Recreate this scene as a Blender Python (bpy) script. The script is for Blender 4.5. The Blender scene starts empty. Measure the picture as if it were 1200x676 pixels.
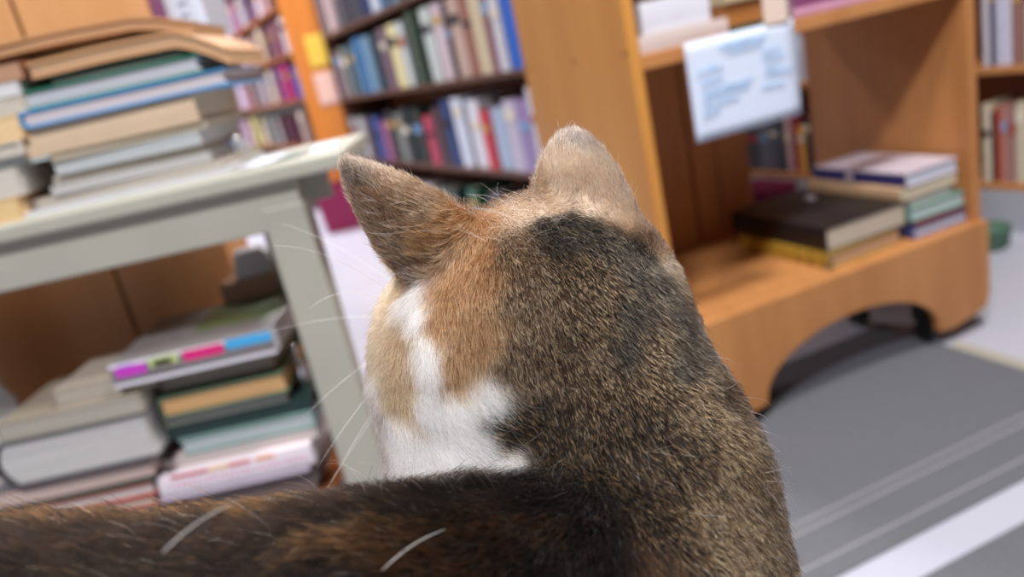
import bpy,bmesh,math,random
import numpy as np
from mathutils import Vector,Matrix,Euler
C=bpy.context.scene.collection
R=random.Random(7); NR=np.random.default_rng(11)
# ---------------------------------------------------------------- camera geometry (hand-held phone: pitched 17 deg down, rolled 12.6 deg)
FPX=900.0; EYE=np.array([0,0,.83])
PITCH=math.radians(17.118); ROLL=math.radians(12.590)
CF=np.array([0,math.cos(PITCH),-math.sin(PITCH)]); CD0=np.array([0,-math.sin(PITCH),-math.cos(PITCH)]); CX0=np.array([1.,0,0])
CR=math.cos(ROLL)*CX0+math.sin(ROLL)*CD0; CDN=-math.sin(ROLL)*CX0+math.cos(ROLL)*CD0
def ray(x,y):
    v=CF*FPX+CR*(x-600)+CDN*(y-338); return v/v[1]
def at(x,y,Y): return EYE+ray(x,y)*Y
def atz(x,y,z):
    v=ray(x,y); return EYE+v*((z-EYE[2])/v[2])
def onplane(x,y,P0,n):
    v=ray(x,y); return EYE+v*(((np.array(P0)-EYE)@n)/(v@n))
cam=bpy.data.cameras.new('camera'); camo=bpy.data.objects.new('camera',cam); C.objects.link(camo)
M=Matrix((CR,-CDN,-CF)).transposed().to_4x4(); M.translation=Vector(EYE); camo.matrix_world=M
cam.sensor_width=36; cam.lens=FPX/1200*36; cam.clip_start=.01
cam.dof.use_dof=True; cam.dof.focus_distance=.315; cam.dof.aperture_fstop=5.4
bpy.context.scene.camera=camo
# ---------------------------------------------------------------- materials
def lin(c): 
    return tuple(((v/255)/12.92 if v/255<=.04045 else (((v/255)+.055)/1.055)**2.4) for v in c)
MATS={}
def mat(name,col,rough=.6,spec=.4,noise=None,metal=0,bump=0,grain=None,coat=0):
    """plain principled material; noise=(scale,amount) mottles the colour, grain=(scale xyz, dark colour, amount)"""
    if name in MATS: return MATS[name]
    m=bpy.data.materials.new(name); m.use_nodes=True; nt=m.node_tree; b=nt.nodes['Principled BSDF']
    c=lin(col)+(1,); b.inputs['Base Color'].default_value=c; b.inputs['Roughness'].default_value=rough
    b.inputs['Specular IOR Level'].default_value=spec; b.inputs['Metallic'].default_value=metal; b.inputs['Coat Weight'].default_value=coat
    if noise or grain:
        tc=nt.nodes.new('ShaderNodeTexCoord'); mp=nt.nodes.new('ShaderNodeMapping'); nz=nt.nodes.new('ShaderNodeTexNoise')
        nt.links.new(tc.outputs['Object'],mp.inputs[0]); nt.links.new(mp.outputs[0],nz.inputs['Vector'])
        mx=nt.nodes.new('ShaderNodeMix'); mx.data_type='RGBA'; mx.inputs['A'].default_value=c
        if grain:
            mp.inputs['Scale'].default_value=grain[0]; nz.inputs['Scale'].default_value=1; nz.inputs['Detail'].default_value=6; nz.inputs['Roughness'].default_value=.65
            mx.inputs['B'].default_value=lin(grain[1])+(1,); amt=grain[2]
        else:
            nz.inputs['Scale'].default_value=noise[0]; nz.inputs['Detail'].default_value=5; amt=noise[1]
            mx.inputs['B'].default_value=tuple(v*.55 for v in c[:3])+(1,)
        mr=nt.nodes.new('ShaderNodeMapRange'); mr.inputs['From Min'].default_value=.35; mr.inputs['From Max'].default_value=.7; mr.inputs['To Max'].default_value=amt
        nt.links.new(nz.outputs['Fac'],mr.inputs['Value']); nt.links.new(mr.outputs[0],mx.inputs['Factor']); nt.links.new(mx.outputs['Result'],b.inputs['Base Color'])
        if bump:
            bp=nt.nodes.new('ShaderNodeBump'); bp.inputs['Strength'].default_value=bump; bp.inputs['Distance'].default_value=.002
            nt.links.new(nz.outputs['Fac'],bp.inputs['Height']); nt.links.new(bp.outputs[0],b.inputs['Normal'])
    MATS[name]=m; return m
def wood(name,col,dark,amt=.6,scale=(14,14,1.2),rough=.45): return mat(name,col,rough,.35,grain=(scale,dark,amt),bump=.15)
def cover(col,rough=.4): return mat('cover_%d_%d_%d'%tuple(col),col,rough,.45,noise=(30,.12))
def page(col=(214,205,190)):
    """page block: fine horizontal leaf lines through a stretched noise"""
    n='pages_%d_%d_%d'%tuple(col)
    if n in MATS: return MATS[n]
    return mat(n,col,.8,.15,grain=((6,6,900),tuple(int(v*.72) for v in col),.7))
# ---------------------------------------------------------------- mesh helpers
def link(name,me,parent=None):
    o=bpy.data.objects.new(name,me); C.objects.link(o)
    if parent is not None: o.parent=parent
    return o
class MB:
    def __init__(s): s.v=[];s.f=[];s.m=[]
    def add(s,vs,fs,mi=0):
        n=len(s.v); s.v+= [tuple(map(float,p)) for p in vs]; s.f+=[[n+i for i in f] for f in fs]; s.m+=[mi]*len(fs); return s
    def box(s,lo,hi,mi=0,T=None):
        x0,y0,z0=lo;x1,y1,z1=hi
        vs=[(x0,y0,z0),(x1,y0,z0),(x1,y1,z0),(x0,y1,z0),(x0,y0,z1),(x1,y0,z1),(x1,y1,z1),(x0,y1,z1)]
        if T: vs=[T(*p) for p in vs]
        return s.add(vs,[(0,3,2,1),(4,5,6,7),(0,1,5,4),(1,2,6,5),(2,3,7,6),(3,0,4,7)],mi)
    def prism(s,pts,d0,d1,axis='y',mi=0):
        """outline pts (a,b) extruded from d0 to d1 along the axis"""
        n=len(pts); mk={'y':lambda a,b,d:(a,d,b),'x':lambda a,b,d:(d,a,b),'z':lambda a,b,d:(a,b,d)}[axis]
        vs=[mk(a,b,d0) for a,b in pts]+[mk(a,b,d1) for a,b in pts]
        return s.add(vs,[list(range(n)),list(range(2*n-1,n-1,-1))]+[(i,i+n,(i+1)%n+n,(i+1)%n) for i in range(n)],mi)
    def tube(s,pts,rad,n=8,mi=0):
        P=[Vector(p) for p in pts]; rad=rad if hasattr(rad,'__len__') else [rad]*len(P); rings=[]
        up=Vector((0,0,1))
        for i,p in enumerate(P):
            t=(P[min(i+1,len(P)-1)]-P[max(i-1,0)]).normalized(); a=t.cross(up)
            if a.length<1e-4: a=t.cross(Vector((1,0,0)))
            a.normalize(); b=t.cross(a)
            rings+=[p+(a*math.cos(2*math.pi*k/n)+b*math.sin(2*math.pi*k/n))*rad[i] for k in range(n)]
        fs=[(i*n+k,i*n+(k+1)%n,(i+1)*n+(k+1)%n,(i+1)*n+k) for i in range(len(P)-1) for k in range(n)]
        fs+=[list(range(n))[::-1],list(range((len(P)-1)*n,len(P)*n))]
        return s.add(rings,fs,mi)
    def lathe(s,prof,n=24,c=(0,0,0),mi=0):
        vs=[(c[0]+r*math.cos(2*math.pi*k/n),c[1]+r*math.sin(2*math.pi*k/n),c[2]+z) for r,z in prof for k in range(n)]
        fs=[(i*n+k,i*n+(k+1)%n,(i+1)*n+(k+1)%n,(i+1)*n+k) for i in range(len(prof)-1) for k in range(n)]
        return s.add(vs,fs,mi)
    def build(s,name,mats,parent=None,bevel=0,smooth=False,seg=2):
        me=bpy.data.meshes.new(name); me.from_pydata(s.v,[],s.f)
        for m in (mats if isinstance(mats,(list,tuple)) else [mats]): me.materials.append(m)
        me.polygons.foreach_set('material_index',s.m)
        bm=bmesh.new(); bm.from_mesh(me); bmesh.ops.recalc_face_normals(bm,faces=bm.faces)
        if bevel: bmesh.ops.bevel(bm,geom=[e for e in bm.edges if len(e.link_faces)==2 and e.calc_face_angle(0)>.6],offset=bevel,segments=seg,affect='EDGES',profile=.5)
        bm.to_mesh(me); bm.free()
        if smooth: me.shade_smooth()
        return link(name,me,parent)
def empty(name,loc=(0,0,0),rz=0):
    o=bpy.data.objects.new(name,None); o.location=loc; o.rotation_euler=(0,0,rz); o.empty_display_size=.05; C.objects.link(o); return o
def tag(o,label,cat,group=None,kind=None):
    o['label']=label; o['category']=cat
    if group: o['group']=group
    if kind: o['kind']=kind
    return o
def struct(o,label=None):
    o['kind']='structure'
    if label: o['label']=label
    return o
FUR_N=440000; LP=(40,58,3,54,105); WORLD=.05; EXPO=0.7
# ---------------------------------------------------------------- room shell
OR_L=(206,142,74); OR_D=(172,102,44)
W_OR=wood('orange_pine',(212,150,72),(186,118,52),.55)
W_TR=wood('trolley_pine',(198,138,84),(162,104,58),.6)
W_D=wood('cabinet_pine',(220,166,114),(200,138,86),.5)
W_SH=wood('shelf_wood',(150,88,44),(110,60,28),.6,(2,14,14))
PAINT=mat('grey_green_paint',(178,177,164),.42,.4,noise=(9,.16),bump=.1)
FLOORM=mat('pale_floor',(186,188,202),.28,.4,noise=(3,.08))
WALLM=mat('wall_paint',(150,142,140),.8,.2,noise=(2,.08))
f=MB().box((-4.2,-1.6,-.05),(3.2,9.6,0)).build('floor',FLOORM); struct(f,'pale grey smooth floor')
struct(MB().box((-4.2,9.6,0),(3.2,9.7,2.9)).build('wall_back',WALLM)); struct(MB().box((-4.3,-1.6,0),(-4.2,9.7,2.9)).build('wall_left',WALLM))
struct(MB().box((3.2,-1.6,0),(3.3,9.7,2.9)).build('wall_right',WALLM)); struct(MB().box((-4.3,-1.6,2.9),(3.3,9.7,3.0)).build('ceiling',mat('ceiling_paint',(165,163,160),.9,.1)))
# ---------------------------------------------------------------- trolley frame: s to the right along its front, d into its depth
TC=np.array([.906,1.558,0]); TA=math.radians(72); TU=np.array([math.sin(TA),math.cos(TA),0]); TW=np.array([-math.cos(TA),math.sin(TA),0])
TRZ=math.atan2(TU[1],TU[0])
def T(s,d,z): return TC+TU*s+TW*d+np.array([0,0,z])
def tempty(name,s,d,z,rz=0): return empty(name,tuple(T(s,d,z)),TRZ+rz)
tr=empty('book_trolley',tuple(T(0,0,0)),TRZ)
tag(tr,'orange pine book trolley on black casters with arched skirt and hanging sign','trolley')
S0,S1,DB=-.655,.150,.478
MB().box((S0,0,.06),(S0+.022,DB,1.45)).build('end_panel',W_OR,tr,bevel=.0025)
e=MB().box((S1-.020,0,.085),(S1,DB,1.45)).build('end_panel',W_TR,tr,bevel=.0025)
MB().box((S0+.022,.0,.235),(S1-.02,DB-.02,.257)).build('deck',W_TR,tr,bevel=.002)
MB().box((S0+.022,.004,.742),(S1-.02,DB-.02,.768)).build('shelf',W_TR,tr,bevel=.002)
MB().box((S0+.022,.004,1.12),(S1-.02,DB-.02,1.145)).build('shelf',W_TR,tr,bevel=.002)
# arched skirts, front and back
def skirt():
    p=[(S0+.0,.085),(S0+.012,.055),(-.525,.036),(-.487,.040)]
    for k in range(0,25):
        a=math.pi*(1-k/24); p.append((-.2405+.236*math.cos(a), .040+.124*math.sin(a)**.9 if 0<k<24 else .040))
    p+=[(.036,.036),(.137,.055),(.149,.09),(.149,.256),(S0,.256)]
    return p
MB().prism(skirt(),-.018,0,'y').build('skirt',W_TR,tr,bevel=.0015)
# back boards behind the left part of the opening, with dark strips added so no light shows in the gaps
for a,b in ((S0+.022,-.292),(-.284,-.215),(-.211,-.118)):
    MB().box((a,.428,.257),(b,.446,.742)).build('back_board',W_TR,tr,bevel=.002)
for a in (-.300,-.2185): MB().box((a,.447,.257),(a+.03,.450,.742)).build('gap_strip',mat('dark_gap',(46,30,20),.8,.2),tr)
MB().box((S0+.022,.428,.768),(S1-.02,.446,1.12)).build('back_board',W_TR,tr,bevel=.002)
NAILM=mat('screw_metal',(120,84,50),.5,.5)
for d in (.448,.218,.013):
    MB().lathe([(0,0),(.0035,0),(.0042,.0015),(0,.002)],12).build('screw',NAILM,tr).matrix_local=Matrix.Translation((S0-.0005,d,.777))@Matrix.Rotation(-math.pi/2,4,'Y')
BLK=mat('black_rubber',(22,22,24),.45,.4); STEEL=mat('caster_steel',(120,120,125),.3,.5,metal=1)
for cs,cd in ((.008,.03),(-.488,.03),(-.010,.215),(-.488,.40)):
    cz=.0; w=MB()
    w.tube([(cs-.012,cd,.026),(cs+.012,cd,.026)],.026,20)
    wo=w.build('caster_wheel',BLK,tr,smooth=False)
    k=MB().box((cs-.017,cd-.014,.026),(cs-.013,cd+.014,.058)).box((cs+.013,cd-.014,.026),(cs+.017,cd+.014,.058)).box((cs-.022,cd-.02,.056),(cs+.022,cd+.02,.235 if cd<.1 else .235)).build('caster_fork',BLK,wo)
# ---------------------------------------------------------------- sign hanging from the trolley shelf
sg=tempty('paper_sign',-.45,-.024,.60); tag(sg,'white handwritten paper sign in pale blue ink hanging from the trolley shelf','sign')
def sheet(name,x0,x1,z0,z1,m,parent,bow=.004,skew=0,off=0,n=10,th=.0006):
    mb=MB(); vs=[];
    for t in (0,th):
        for j in range(n+1):
            for i in range(n+1):
                u=i/n;v=j/n; vs.append((x0+(x1-x0)*u+skew*v, off+t-bow*math.sin(math.pi*u)*(1-.5*v), z0+(z1-z0)*v))
    q=(n+1)**2; fs=[]
    for j in range(n):
        for i in range(n):
            a=j*(n+1)+i; fs.append((a,a+1,a+n+2,a+n+1)); fs.append((q+a,q+a+n+1,q+a+n+2,q+a+1))
    ring=[i for i in range(n+1)]+[j*(n+1)+n for j in range(1,n+1)]+[n*(n+1)+i for i in range(n-1,-1,-1)]+[j*(n+1) for j in range(n-1,0,-1)]
    for a,b in zip(ring,ring[1:]+ring[:1]): fs.append((a,q+a,q+b,b))
    return mb.add(vs,fs).build(name,m,parent,smooth=True)
PAPER=mat('white_paper',(214,224,244),.7,.2)
sheet('paper',-.112,.122,.0,.172,PAPER,sg,skew=.0)
sheet('tape_tab',.058,.112,.166,.225,mat('masking_paper',(228,205,190),.7,.2),sg,bow=.0,off=-.002)
INK=mat('blue_ink',(140,190,228),.6,.3)
def scribble(x0,x1,z,h,parent,seed,m=INK,r=.0009,y=-.0052):
    rr=random.Random(seed); pts=[]; n=int((x1-x0)/.0022)+3
    for i in range(n):
        t=i/(n-1); pts.append((x0+(x1-x0)*t+rr.uniform(-.0006,.0006), y, z+h*(.5+.5*math.sin(i*2.3+rr.uniform(-.5,.5)))*rr.uniform(.4,1)))
    return MB().tube(pts,r,5).build('handwriting',m,parent)
for i,(a,b,z,h) in enumerate(((-.045,.055,.150,.010),(-.030,.045,.140,.006),(-.095,-.040,.118,.008),(-.090,-.045,.098,.008),(-.088,.018,.084,.005),(-.090,.008,.072,.008),(-.092,-.015,.058,.006),(-.094,-.060,.044,.007),(.045,.085,.126,.006),(.046,.092,.112,.008),(.048,.075,.096,.006),(.046,.108,.084,.008),(.035,.090,.064,.005))):
    scribble(a,b,z,h,sg,i)
# ---------------------------------------------------------------- floor mats
MATM=mat('grey_carpet',(108,110,116),.95,.1,noise=(240,.35),bump=.8)
def mat_quad(name,s0,s1,d0,d1,z,m,parent=None,bev=.002):
    mb=MB().box((s0,d0,0),(s1,d1,z)); o=mb.build(name,m,parent,bevel=bev)
    if parent is None: o.matrix_world=Matrix.Translation(Vector(TC))@Matrix.Rotation(TRZ,4,'Z')
    return o
m1=empty('floor_mat',tuple(T(0,0,0)),TRZ); tag(m1,'large grey carpet mat lying in front of the book trolley','mat','grey carpet mats')
mat_quad('carpet',-1.05,.012,-.435,.17,.003,MATM,m1); mat_quad('edge_border',.012,.045,-.435,-.02,.0028,mat('beige_border',(168,162,152),.8,.2),m1)
for k,d in enumerate((-.31,-.33,-.40)):
    mat_quad('woven_line',-1.05,.01,d,d+.004,.0034,mat('carpet_line',(150,150,153),.95,.1),m1,bev=0)
m2=mat_quad('floor_mat',-1.05,.045,-1.15,-.505,.006,MATM); tag(m2,'grey carpet mat in the lower right corner beyond the pale strip','mat','grey carpet mats')
# ---------------------------------------------------------------- books
PAGE=page(); PAGEW=page((226,226,228)); PAGEY=page((212,190,158))
def flat_book(x0,x1,y0,y1,z0,z1,cov,pg=None,spine='L',parent_T=None,rz=0,label='',group=None,name='book',hard=True,round_sp=False,sheet_like=False):
    """book lying flat; spine on side L(-x) R(+x) F(front,-y) B(back). parent_T maps (x,y,z)->world"""
    w,d,h=x1-x0,y1-y0,z1-z0; cx,cy=(x0+x1)/2,(y0+y1)/2
    o=parent_T(cx,cy,z0,rz) if parent_T else empty(name,(cx,cy,z0),rz)
    if o.name.split('.')[0]!=name: o.name=name
    tag(o,label,'book',group)
    if spine in 'FB': a,b=d,w       # a: across from spine to fore-edge, b: along the spine
    else: a,b=w,d
    t=min(.0026,h*.16) if hard else min(.0009,h*.1); ins=.003 if hard else .0006
    rot={'L':0,'R':math.pi,'F':math.pi/2,'B':-math.pi/2}[spine]
    # outline in (a,z): C shape with an optional rounded spine
    bl=.35*h if round_sp else .0012
    out=[(a/2,0)]+[(-a/2+ (0 if k in(0,8) else -bl*math.sin(math.pi*k/8))+0.0, h*k/8) for k in range(9)]+[(a/2,h)]
    inn=[(a/2,h-t)]+[(-a/2+t+(0 if k in(0,8) else -bl*.9*math.sin(math.pi*k/8)), t+(h-2*t)*(8-k)/8) for k in range(9)]+[(a/2,t)]
    pts=out+inn; n=len(pts); mb=MB()
    vs=[(p,-b/2,q) for p,q in pts]+[(p,b/2,q) for p,q in pts]
    fs=[(i,i+n,(i+1)%n+n,(i+1)%n) for i in range(n)]
    m=len(out)
    for base in (0,n):
        for i in range(m-1):
            fs.append((base+i,base+i+1,base+n-2-i,base+n-1-i))
    mb.add(vs,fs); c=mb.build('cover',cov,o); c.rotation_euler=(0,0,rot)
    p=MB(); q=[(a/2-ins,t)]+[(-a/2+t+.0003-(0 if k in(0,8) else -0)-bl*.6*math.sin(math.pi*k/8)*(1 if round_sp else 0),t+(h-2*t)*k/8) for k in range(9)]+[(a/2-ins,h-t)]
    if round_sp: q+= [(a/2-ins-.003*math.sin(math.pi*k/6)-.0001,h-t-(h-2*t)*k/6) for k in range(1,6)]
    p.prism([(u,v) for u,v in q],-b/2+ins,b/2-ins,'y'); po=p.build('pages',pg or PAGE,o); po.rotation_euler=(0,0,rot)
    return o
def pile(specs,Y,base_z,prefix_T=None):
    pass
def xat(px,z,Y):
    """world x of picture column px at height z and distance Y"""
    lo,hi=-800.,1600.
    for _ in range(40):
        mid=(lo+hi)/2
        if at(px,mid,Y)[2]>z: lo=mid
        else: hi=mid
    return float(at(px,lo,Y)[0])
# ---------------------------------------------------------------- painted table
TX0,TX1=-1.06,-.172; TY0,TY1=1.0,1.245; TZ=.752
tb=empty('painted_table',((TX0+TX1)/2,(TY0+TY1)/2,0)); tag(tb,'grey-green painted wooden table loaded with piles of books','table')
def P_(o): o.matrix_parent_inverse=Matrix.Translation(-Vector(o.parent.location)); return o
P_(MB().box((TX0,TY0-.010,TZ-.022),(TX1,TY1,TZ)).build('tabletop',PAINT,tb,bevel=.005,seg=3))
P_(MB().box((TX0+.012,TY0+.004,.668),(TX1-.071,TY0+.022,TZ-.022)).build('apron',PAINT,tb,bevel=.002))
P_(MB().box((TX0+.012,TY1-.03,.668),(TX1-.071,TY1-.012,TZ-.022)).build('apron',PAINT,tb,bevel=.002))
for x in (TX1-.150,TX0+.014): P_(MB().box((x,TY0+.022,.668),(x+.016,TY1-.03,TZ-.022)).build('apron',PAINT,tb,bevel=.002))
for x0 in (TX1-.126,TX0+.012):
    for y0 in (TY0+.002,TY1-.062):
        w=.058; x0=x0 if (y0<1.1 or x0<-.5) else x0-.060
        P_(MB().box((x0,y0,0),(x0+w,y0+.05,.70)).build('leg',PAINT,tb,bevel=.004,seg=2))
LOWZ=.277
P_(MB().box((TX0+.02,TY0+.01,LOWZ-.018),(TX1-.142,TY1-.02,LOWZ)).build('lower_shelf',W_SH,tb,bevel=.002))
P_(MB().box((TX0+.014,TY0+.06,.0),(TX0+.030,TY1-.03,TZ-.022)).build('side_panel',PAINT,tb,bevel=.002))  # unseen end panel, added to block light from under the tabletop
# ---------------------------------------------------------------- book piles
def mkT(Y0):
    def f(x,y,z,rz): return empty('book',(x,y,z),rz)
    return f
def pile(specs,Y,z0,group,depth=.2):
    """specs from the bottom up: left column, right column, thickness, depth, cover, pages, spine, label, options"""
    z=z0; out=[]
    for (pl,pr,h,dep,cov,pg,sp,lab,kw) in specs:
        kw=dict(kw); yo=kw.pop('y',0); rz=kw.pop('rz',0); gap=kw.pop('gap',0); z+=gap
        x0,x1=xat(pl,z+h/2,Y+yo),xat(pr,z+h/2,Y+yo)
        o=flat_book(x0,x1,Y+yo,Y+yo+dep,z,z+h,cov,pg,sp,mkT(0),rz,lab,group,**kw); out.append(o); z+=h+.0003
    return out,z
c_=cover
GA='books piled on the painted table'
pA=[(22,268,.006,.20,c_((222,226,236)),PAGEW,'B','thin white booklet lying flat on the table, lowest of the tall pile',dict(hard=False,rz=.02,y=-.005)),
(26,262,.013,.19,c_((168,156,142)),page((196,186,172)),'L','worn grey-brown booklet just above the lowest white one on the table',dict(hard=False,y=.010,rz=-.01)),
(60,246,.012,.19,c_((196,196,200)),page((206,204,202)),'L','grey-white magazine low in the tall pile on the table',dict(hard=False,y=.008,rz=.015)),
(62,240,.011,.18,c_((160,148,134)),page((190,180,166)),'R','dull brown paperback in the lower half of the tall table pile',dict(hard=False,y=.012)),
(64,236,.018,.18,c_((204,210,214)),page((202,208,210)),'B','pale blue-white soft book between two brown ones on the table',dict(hard=False,y=.006,rz=-.01)),
(58,241,.010,.19,c_((150,135,112)),page((218,206,184)),'B','slim cream-edged book directly under the thick beige volume',dict(hard=False,y=.004,rz=.01)),
(25,230,.036,.19,c_((222,196,166)),page((214,194,168)),'F','thick beige paper-covered volume in the middle of the tall table pile',dict(hard=False,rz=0)),
(28,264,.021,.20,c_((60,150,210)),page((226,214,216)),'L','bright blue hardcover with pinkish pages in the tall table pile',dict(round_sp=True,rz=.012,y=-.008)),
(16,236,.023,.20,c_((34,124,96)),page((206,208,216)),'L','dark green hardcover lying on the bright blue one',dict(round_sp=True,rz=-.012,y=-.006)),
(60,215,.010,.19,c_((58,60,58)),page((150,148,146)),'L','thin dark grey book under the drooping brown covers',dict(hard=False,y=.004))]
out,zA=pile(pA,1.045,TZ,GA)
# the drooping brown paper-covered books on top of the pile
def floppy(x0,x1,y0,y1,z,th,cov,pg,label,droop=.05,lift=.012,yaw=0):
    o=empty('book',((x0+x1)/2,(y0+y1)/2,z),yaw); tag(o,label,'book',GA); w=x1-x0;d=y1-y0;n=24
    def prof(u): # height of the underside along the width
        return lift*math.sin(math.pi*min(u/.8,1))**2*.6 - droop*max(0,(u-.74)/.26)**1.4
    mb=MB(); pg_=MB()
    for (M_,lo,hi,inset) in ((mb,th-.0035,th,0),(mb,0,.002,0),(pg_,.002,th-.0035,.003)):
        vs=[];
        for zz in (lo,hi):
            for j in (0,1):
                for i in range(n+1):
                    u=i/n; vs.append((-w/2+w*u*(1-inset),(-d/2+inset) if j==0 else (d/2-inset),prof(u)+zz))
        k=n+1; fs=[]
        for i in range(n):
            fs+=[(i,i+1,k+i+1,k+i),(2*k+i,3*k+i,3*k+i+1,2*k+i+1),(i,2*k+i,2*k+i+1,i+1),(k+i,k+i+1,3*k+i+1,3*k+i)]
        fs+=[(0,k,3*k,2*k),(n,2*k+n,3*k+n,k+n)]
        M_.add(vs,fs)
    mb.build('cover',cov,o,smooth=False); pg_.build('pages',pg,o)
    return o
BR=c_((206,160,118)); BR2=c_((196,148,106))
ya=1.045
floppy(xat(40,zA,ya),xat(262,zA,ya),ya-.004,ya+.19,zA+.002,.020,BR,page((214,176,138)),'floppy brown paper-covered book drooping over the right end of the tall pile',.034,.002,.0)
floppy(xat(-55,zA+.02,ya),xat(212,zA+.03,ya),ya+.02,ya+.195,zA+.036,.016,BR2,page((205,165,128)),'second brown paper-covered book, topmost of the tall table pile',.020,.004,.03)
pB=[(-190,23,.030,.20,c_((226,186,134)),page((232,200,150)),'R','peach-coloured paperback at the bottom of the pile on the table corner',dict(hard=False)),
(-180,21,.036,.19,c_((214,208,200)),page((214,208,198)),'R','thick off-white book in the pile cut by the left edge',dict(hard=False,rz=.01)),
(-170,56,.013,.19,c_((196,206,210)),page((200,208,212)),'R','thin pale blue booklet sticking out to the right of the corner pile',dict(hard=False,y=.01)),
(-180,26,.018,.19,c_((208,202,190)),page((212,206,194)),'R','cream book with a dark top board in the corner pile',dict(hard=True,rz=-.01)),
(-185,24,.030,.19,c_((238,200,146)),page((240,208,158)),'R','bright orange-cream paperback in the corner pile',dict(hard=False)),
(-180,27,.022,.18,c_((206,196,178)),page((212,204,188)),'R','dull cream book in the upper half of the corner pile',dict(hard=False,rz=.01)),
(-185,22,.016,.19,c_((222,222,222)),PAGEW,'R','white booklet near the top of the corner pile',dict(hard=False)),
(-180,25,.022,.18,c_((132,84,62)),page((190,150,120)),'R','reddish-brown book on top of the corner pile',dict(hard=False))]
pile(pB,1.035,TZ,'books in the pile on the table corner')
GC='books in the left pile under the table'
pC=[(-8,182,.050,.17,c_((150,52,50)),page((214,196,170)),'L','red-covered book low in the left pile under the table',dict(y=.0)),
(-8,181,.018,.17,c_((180,66,62)),page((216,206,186)),'B','slim book with red boards and cream pages under the table',dict()),
(-8,180,.019,.17,c_((190,80,70)),page((222,218,212)),'B','white-paged book with red boards under the green-backed one',dict()),
(-8,180,.009,.17,c_((44,66,52)),page((70,90,76)),'L','thin dark green book in the left pile under the table',dict(hard=False)),
(-8,178,.022,.17,c_((186,140,146)),page((212,190,180)),'L','dusty pink book beneath the thick white-paged hardcover',dict(hard=False,rz=.01)),
(-6,176,.008,.17,c_((120,116,124)),page((140,136,140)),'L','thin slate grey booklet beneath the thick white-paged hardcover',dict(hard=False)),
(10,178,.067,.17,c_((70,70,74)),page((208,206,204)),'L','very thick hardcover with white pages under the table',dict(round_sp=True,y=-.01)),
(-2,166,.026,.16,c_((142,134,120)),page((182,176,164)),'L','dull grey-olive book resting on the thick white-paged hardcover',dict(hard=False,y=-.008,rz=-.01)),
(64,180,.024,.12,c_((160,150,138)),page((190,180,168)),'L','small grey-brown paperback topmost of the left lower pile',dict(hard=False,y=.01))]
pile(pC,.985,LOWZ,GC)
GD='books in the right pile under the table'
MAGS=mat('magazine_cover',(126,122,122),.35,.5,noise=(16,.6))
pD=[(205,372,.022,.17,c_((110,92,88)),page((150,134,126)),'F','dark brown book at the foot of the right pile under the table',dict()),
(220,372,.022,.17,c_((92,78,76)),page((140,124,118)),'F','dark maroon-brown hardcover low in the right pile under the table',dict()),
(186,362,.012,.18,c_((220,206,222)),page((220,210,222)),'F','pale lilac magazine under the white one with red lettering',dict(hard=False,y=-.012)),
(186,366,.030,.18,c_((232,222,230)),page((226,214,222)),'F','thick white magazine with smeared red and pink lettering on its spine',dict(hard=False,y=-.016)),
(190,372,.016,.17,c_((214,196,192)),page((216,204,200)),'R','white book with a red corner above the thick lettered magazine',dict(hard=False)),
(212,368,.026,.17,c_((128,160,152)),page((196,208,210)),'R','pale teal book with white pages in the right lower pile',dict()),
(196,366,.022,.17,c_((36,58,54)),page((60,80,76)),'F','very dark green hardcover in the right lower pile',dict(y=.006)),
(194,336,.016,.16,c_((120,126,118)),page((176,176,174)),'L','grey book directly above the very dark green hardcover',dict()),
(188,334,.030,.16,c_((94,120,92)),page((222,176,124)),'L','green-covered book with orange pages in the right lower pile',dict(y=-.006)),
(186,320,.030,.16,c_((110,112,100)),page((168,162,150)),'L','olive-grey book lying under the colourful magazine',dict(y=.006))]
oD,zD=pile(pD,1.010,LOWZ,GD)
thick=oD[3]
# smeared lettering on the thick magazine's spine
wv=thick.children[0].dimensions if False else None
x0l,x1l=xat(200,.345,.99),xat(355,.345,.99)
lm=MB(); rr=random.Random(5)
n=26
for i in range(n):
    u=i/(n-1); xx=(x0l+(x1l-x0l)*u)-thick.location[0]; h=rr.uniform(.005,.010)
    yy=.994-thick.location[1]-.0006
    lm.tube([(xx,yy,.009),(xx+.001,yy,.009+h)],.0011,5); 
    if i%3: lm.tube([(xx,yy,.009+h*.5),(xx+.004,yy,.009+h*.6)],.0009,5)
lm.build('lettering',mat('pink_lettering',(222,120,170),.5,.3),thick)
for (a,b,col) in ((.02,.30,(190,40,70)),(.30,.46,(226,186,110)),(.46,.62,(200,60,70)),(.66,.80,(226,140,60))):
    MB().box((x0l+(x1l-x0l)*a-thick.location[0],yy-.0004,.0235),(x0l+(x1l-x0l)*b-thick.location[0],yy+.0002,.0285)).build('spine_patch',mat('patch_%d_%d_%d'%col,col,.5,.3),thick)
# colourful magazine on top
zt=zD+.004; ym=.985
x0m,x1m=xat(132,zt+.015,ym),xat(321,zt+.015,ym)
mg=flat_book(x0m,x1m,ym,ym+.20,zt,zt+.034,MAGS,page((214,210,214)),'F',mkT(0),.0,'thick magazine with a purple, pink and blue striped spine, topmost of the right lower pile',GD,hard=False)
sw=(x1m-x0m); WS=mat('spine_white',(224,222,232),.45,.4)
MB().box((-sw/2,-.1006,.0005),(sw/2,-.0995,.0335)).build('spine',WS,mg)
for a,b,z0,z1,col in ((.03,.22,.014,.028,(196,60,190)),(.05,.15,.022,.030,(150,120,220)),(.24,.42,.019,.031,(186,200,130)),(.27,.38,.020,.027,(222,110,150)),(.45,.70,.017,.031,(216,40,120)),(.72,.999,.020,.0334,(70,170,226))):
    MB().box((-sw/2+sw*a,-.1012-.0002*(col[0]%3),z0),(-sw/2+sw*b,-.1004,z1)).build('spine_patch',mat('patch_%d_%d_%d'%col,col,.45,.4),mg)
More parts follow.
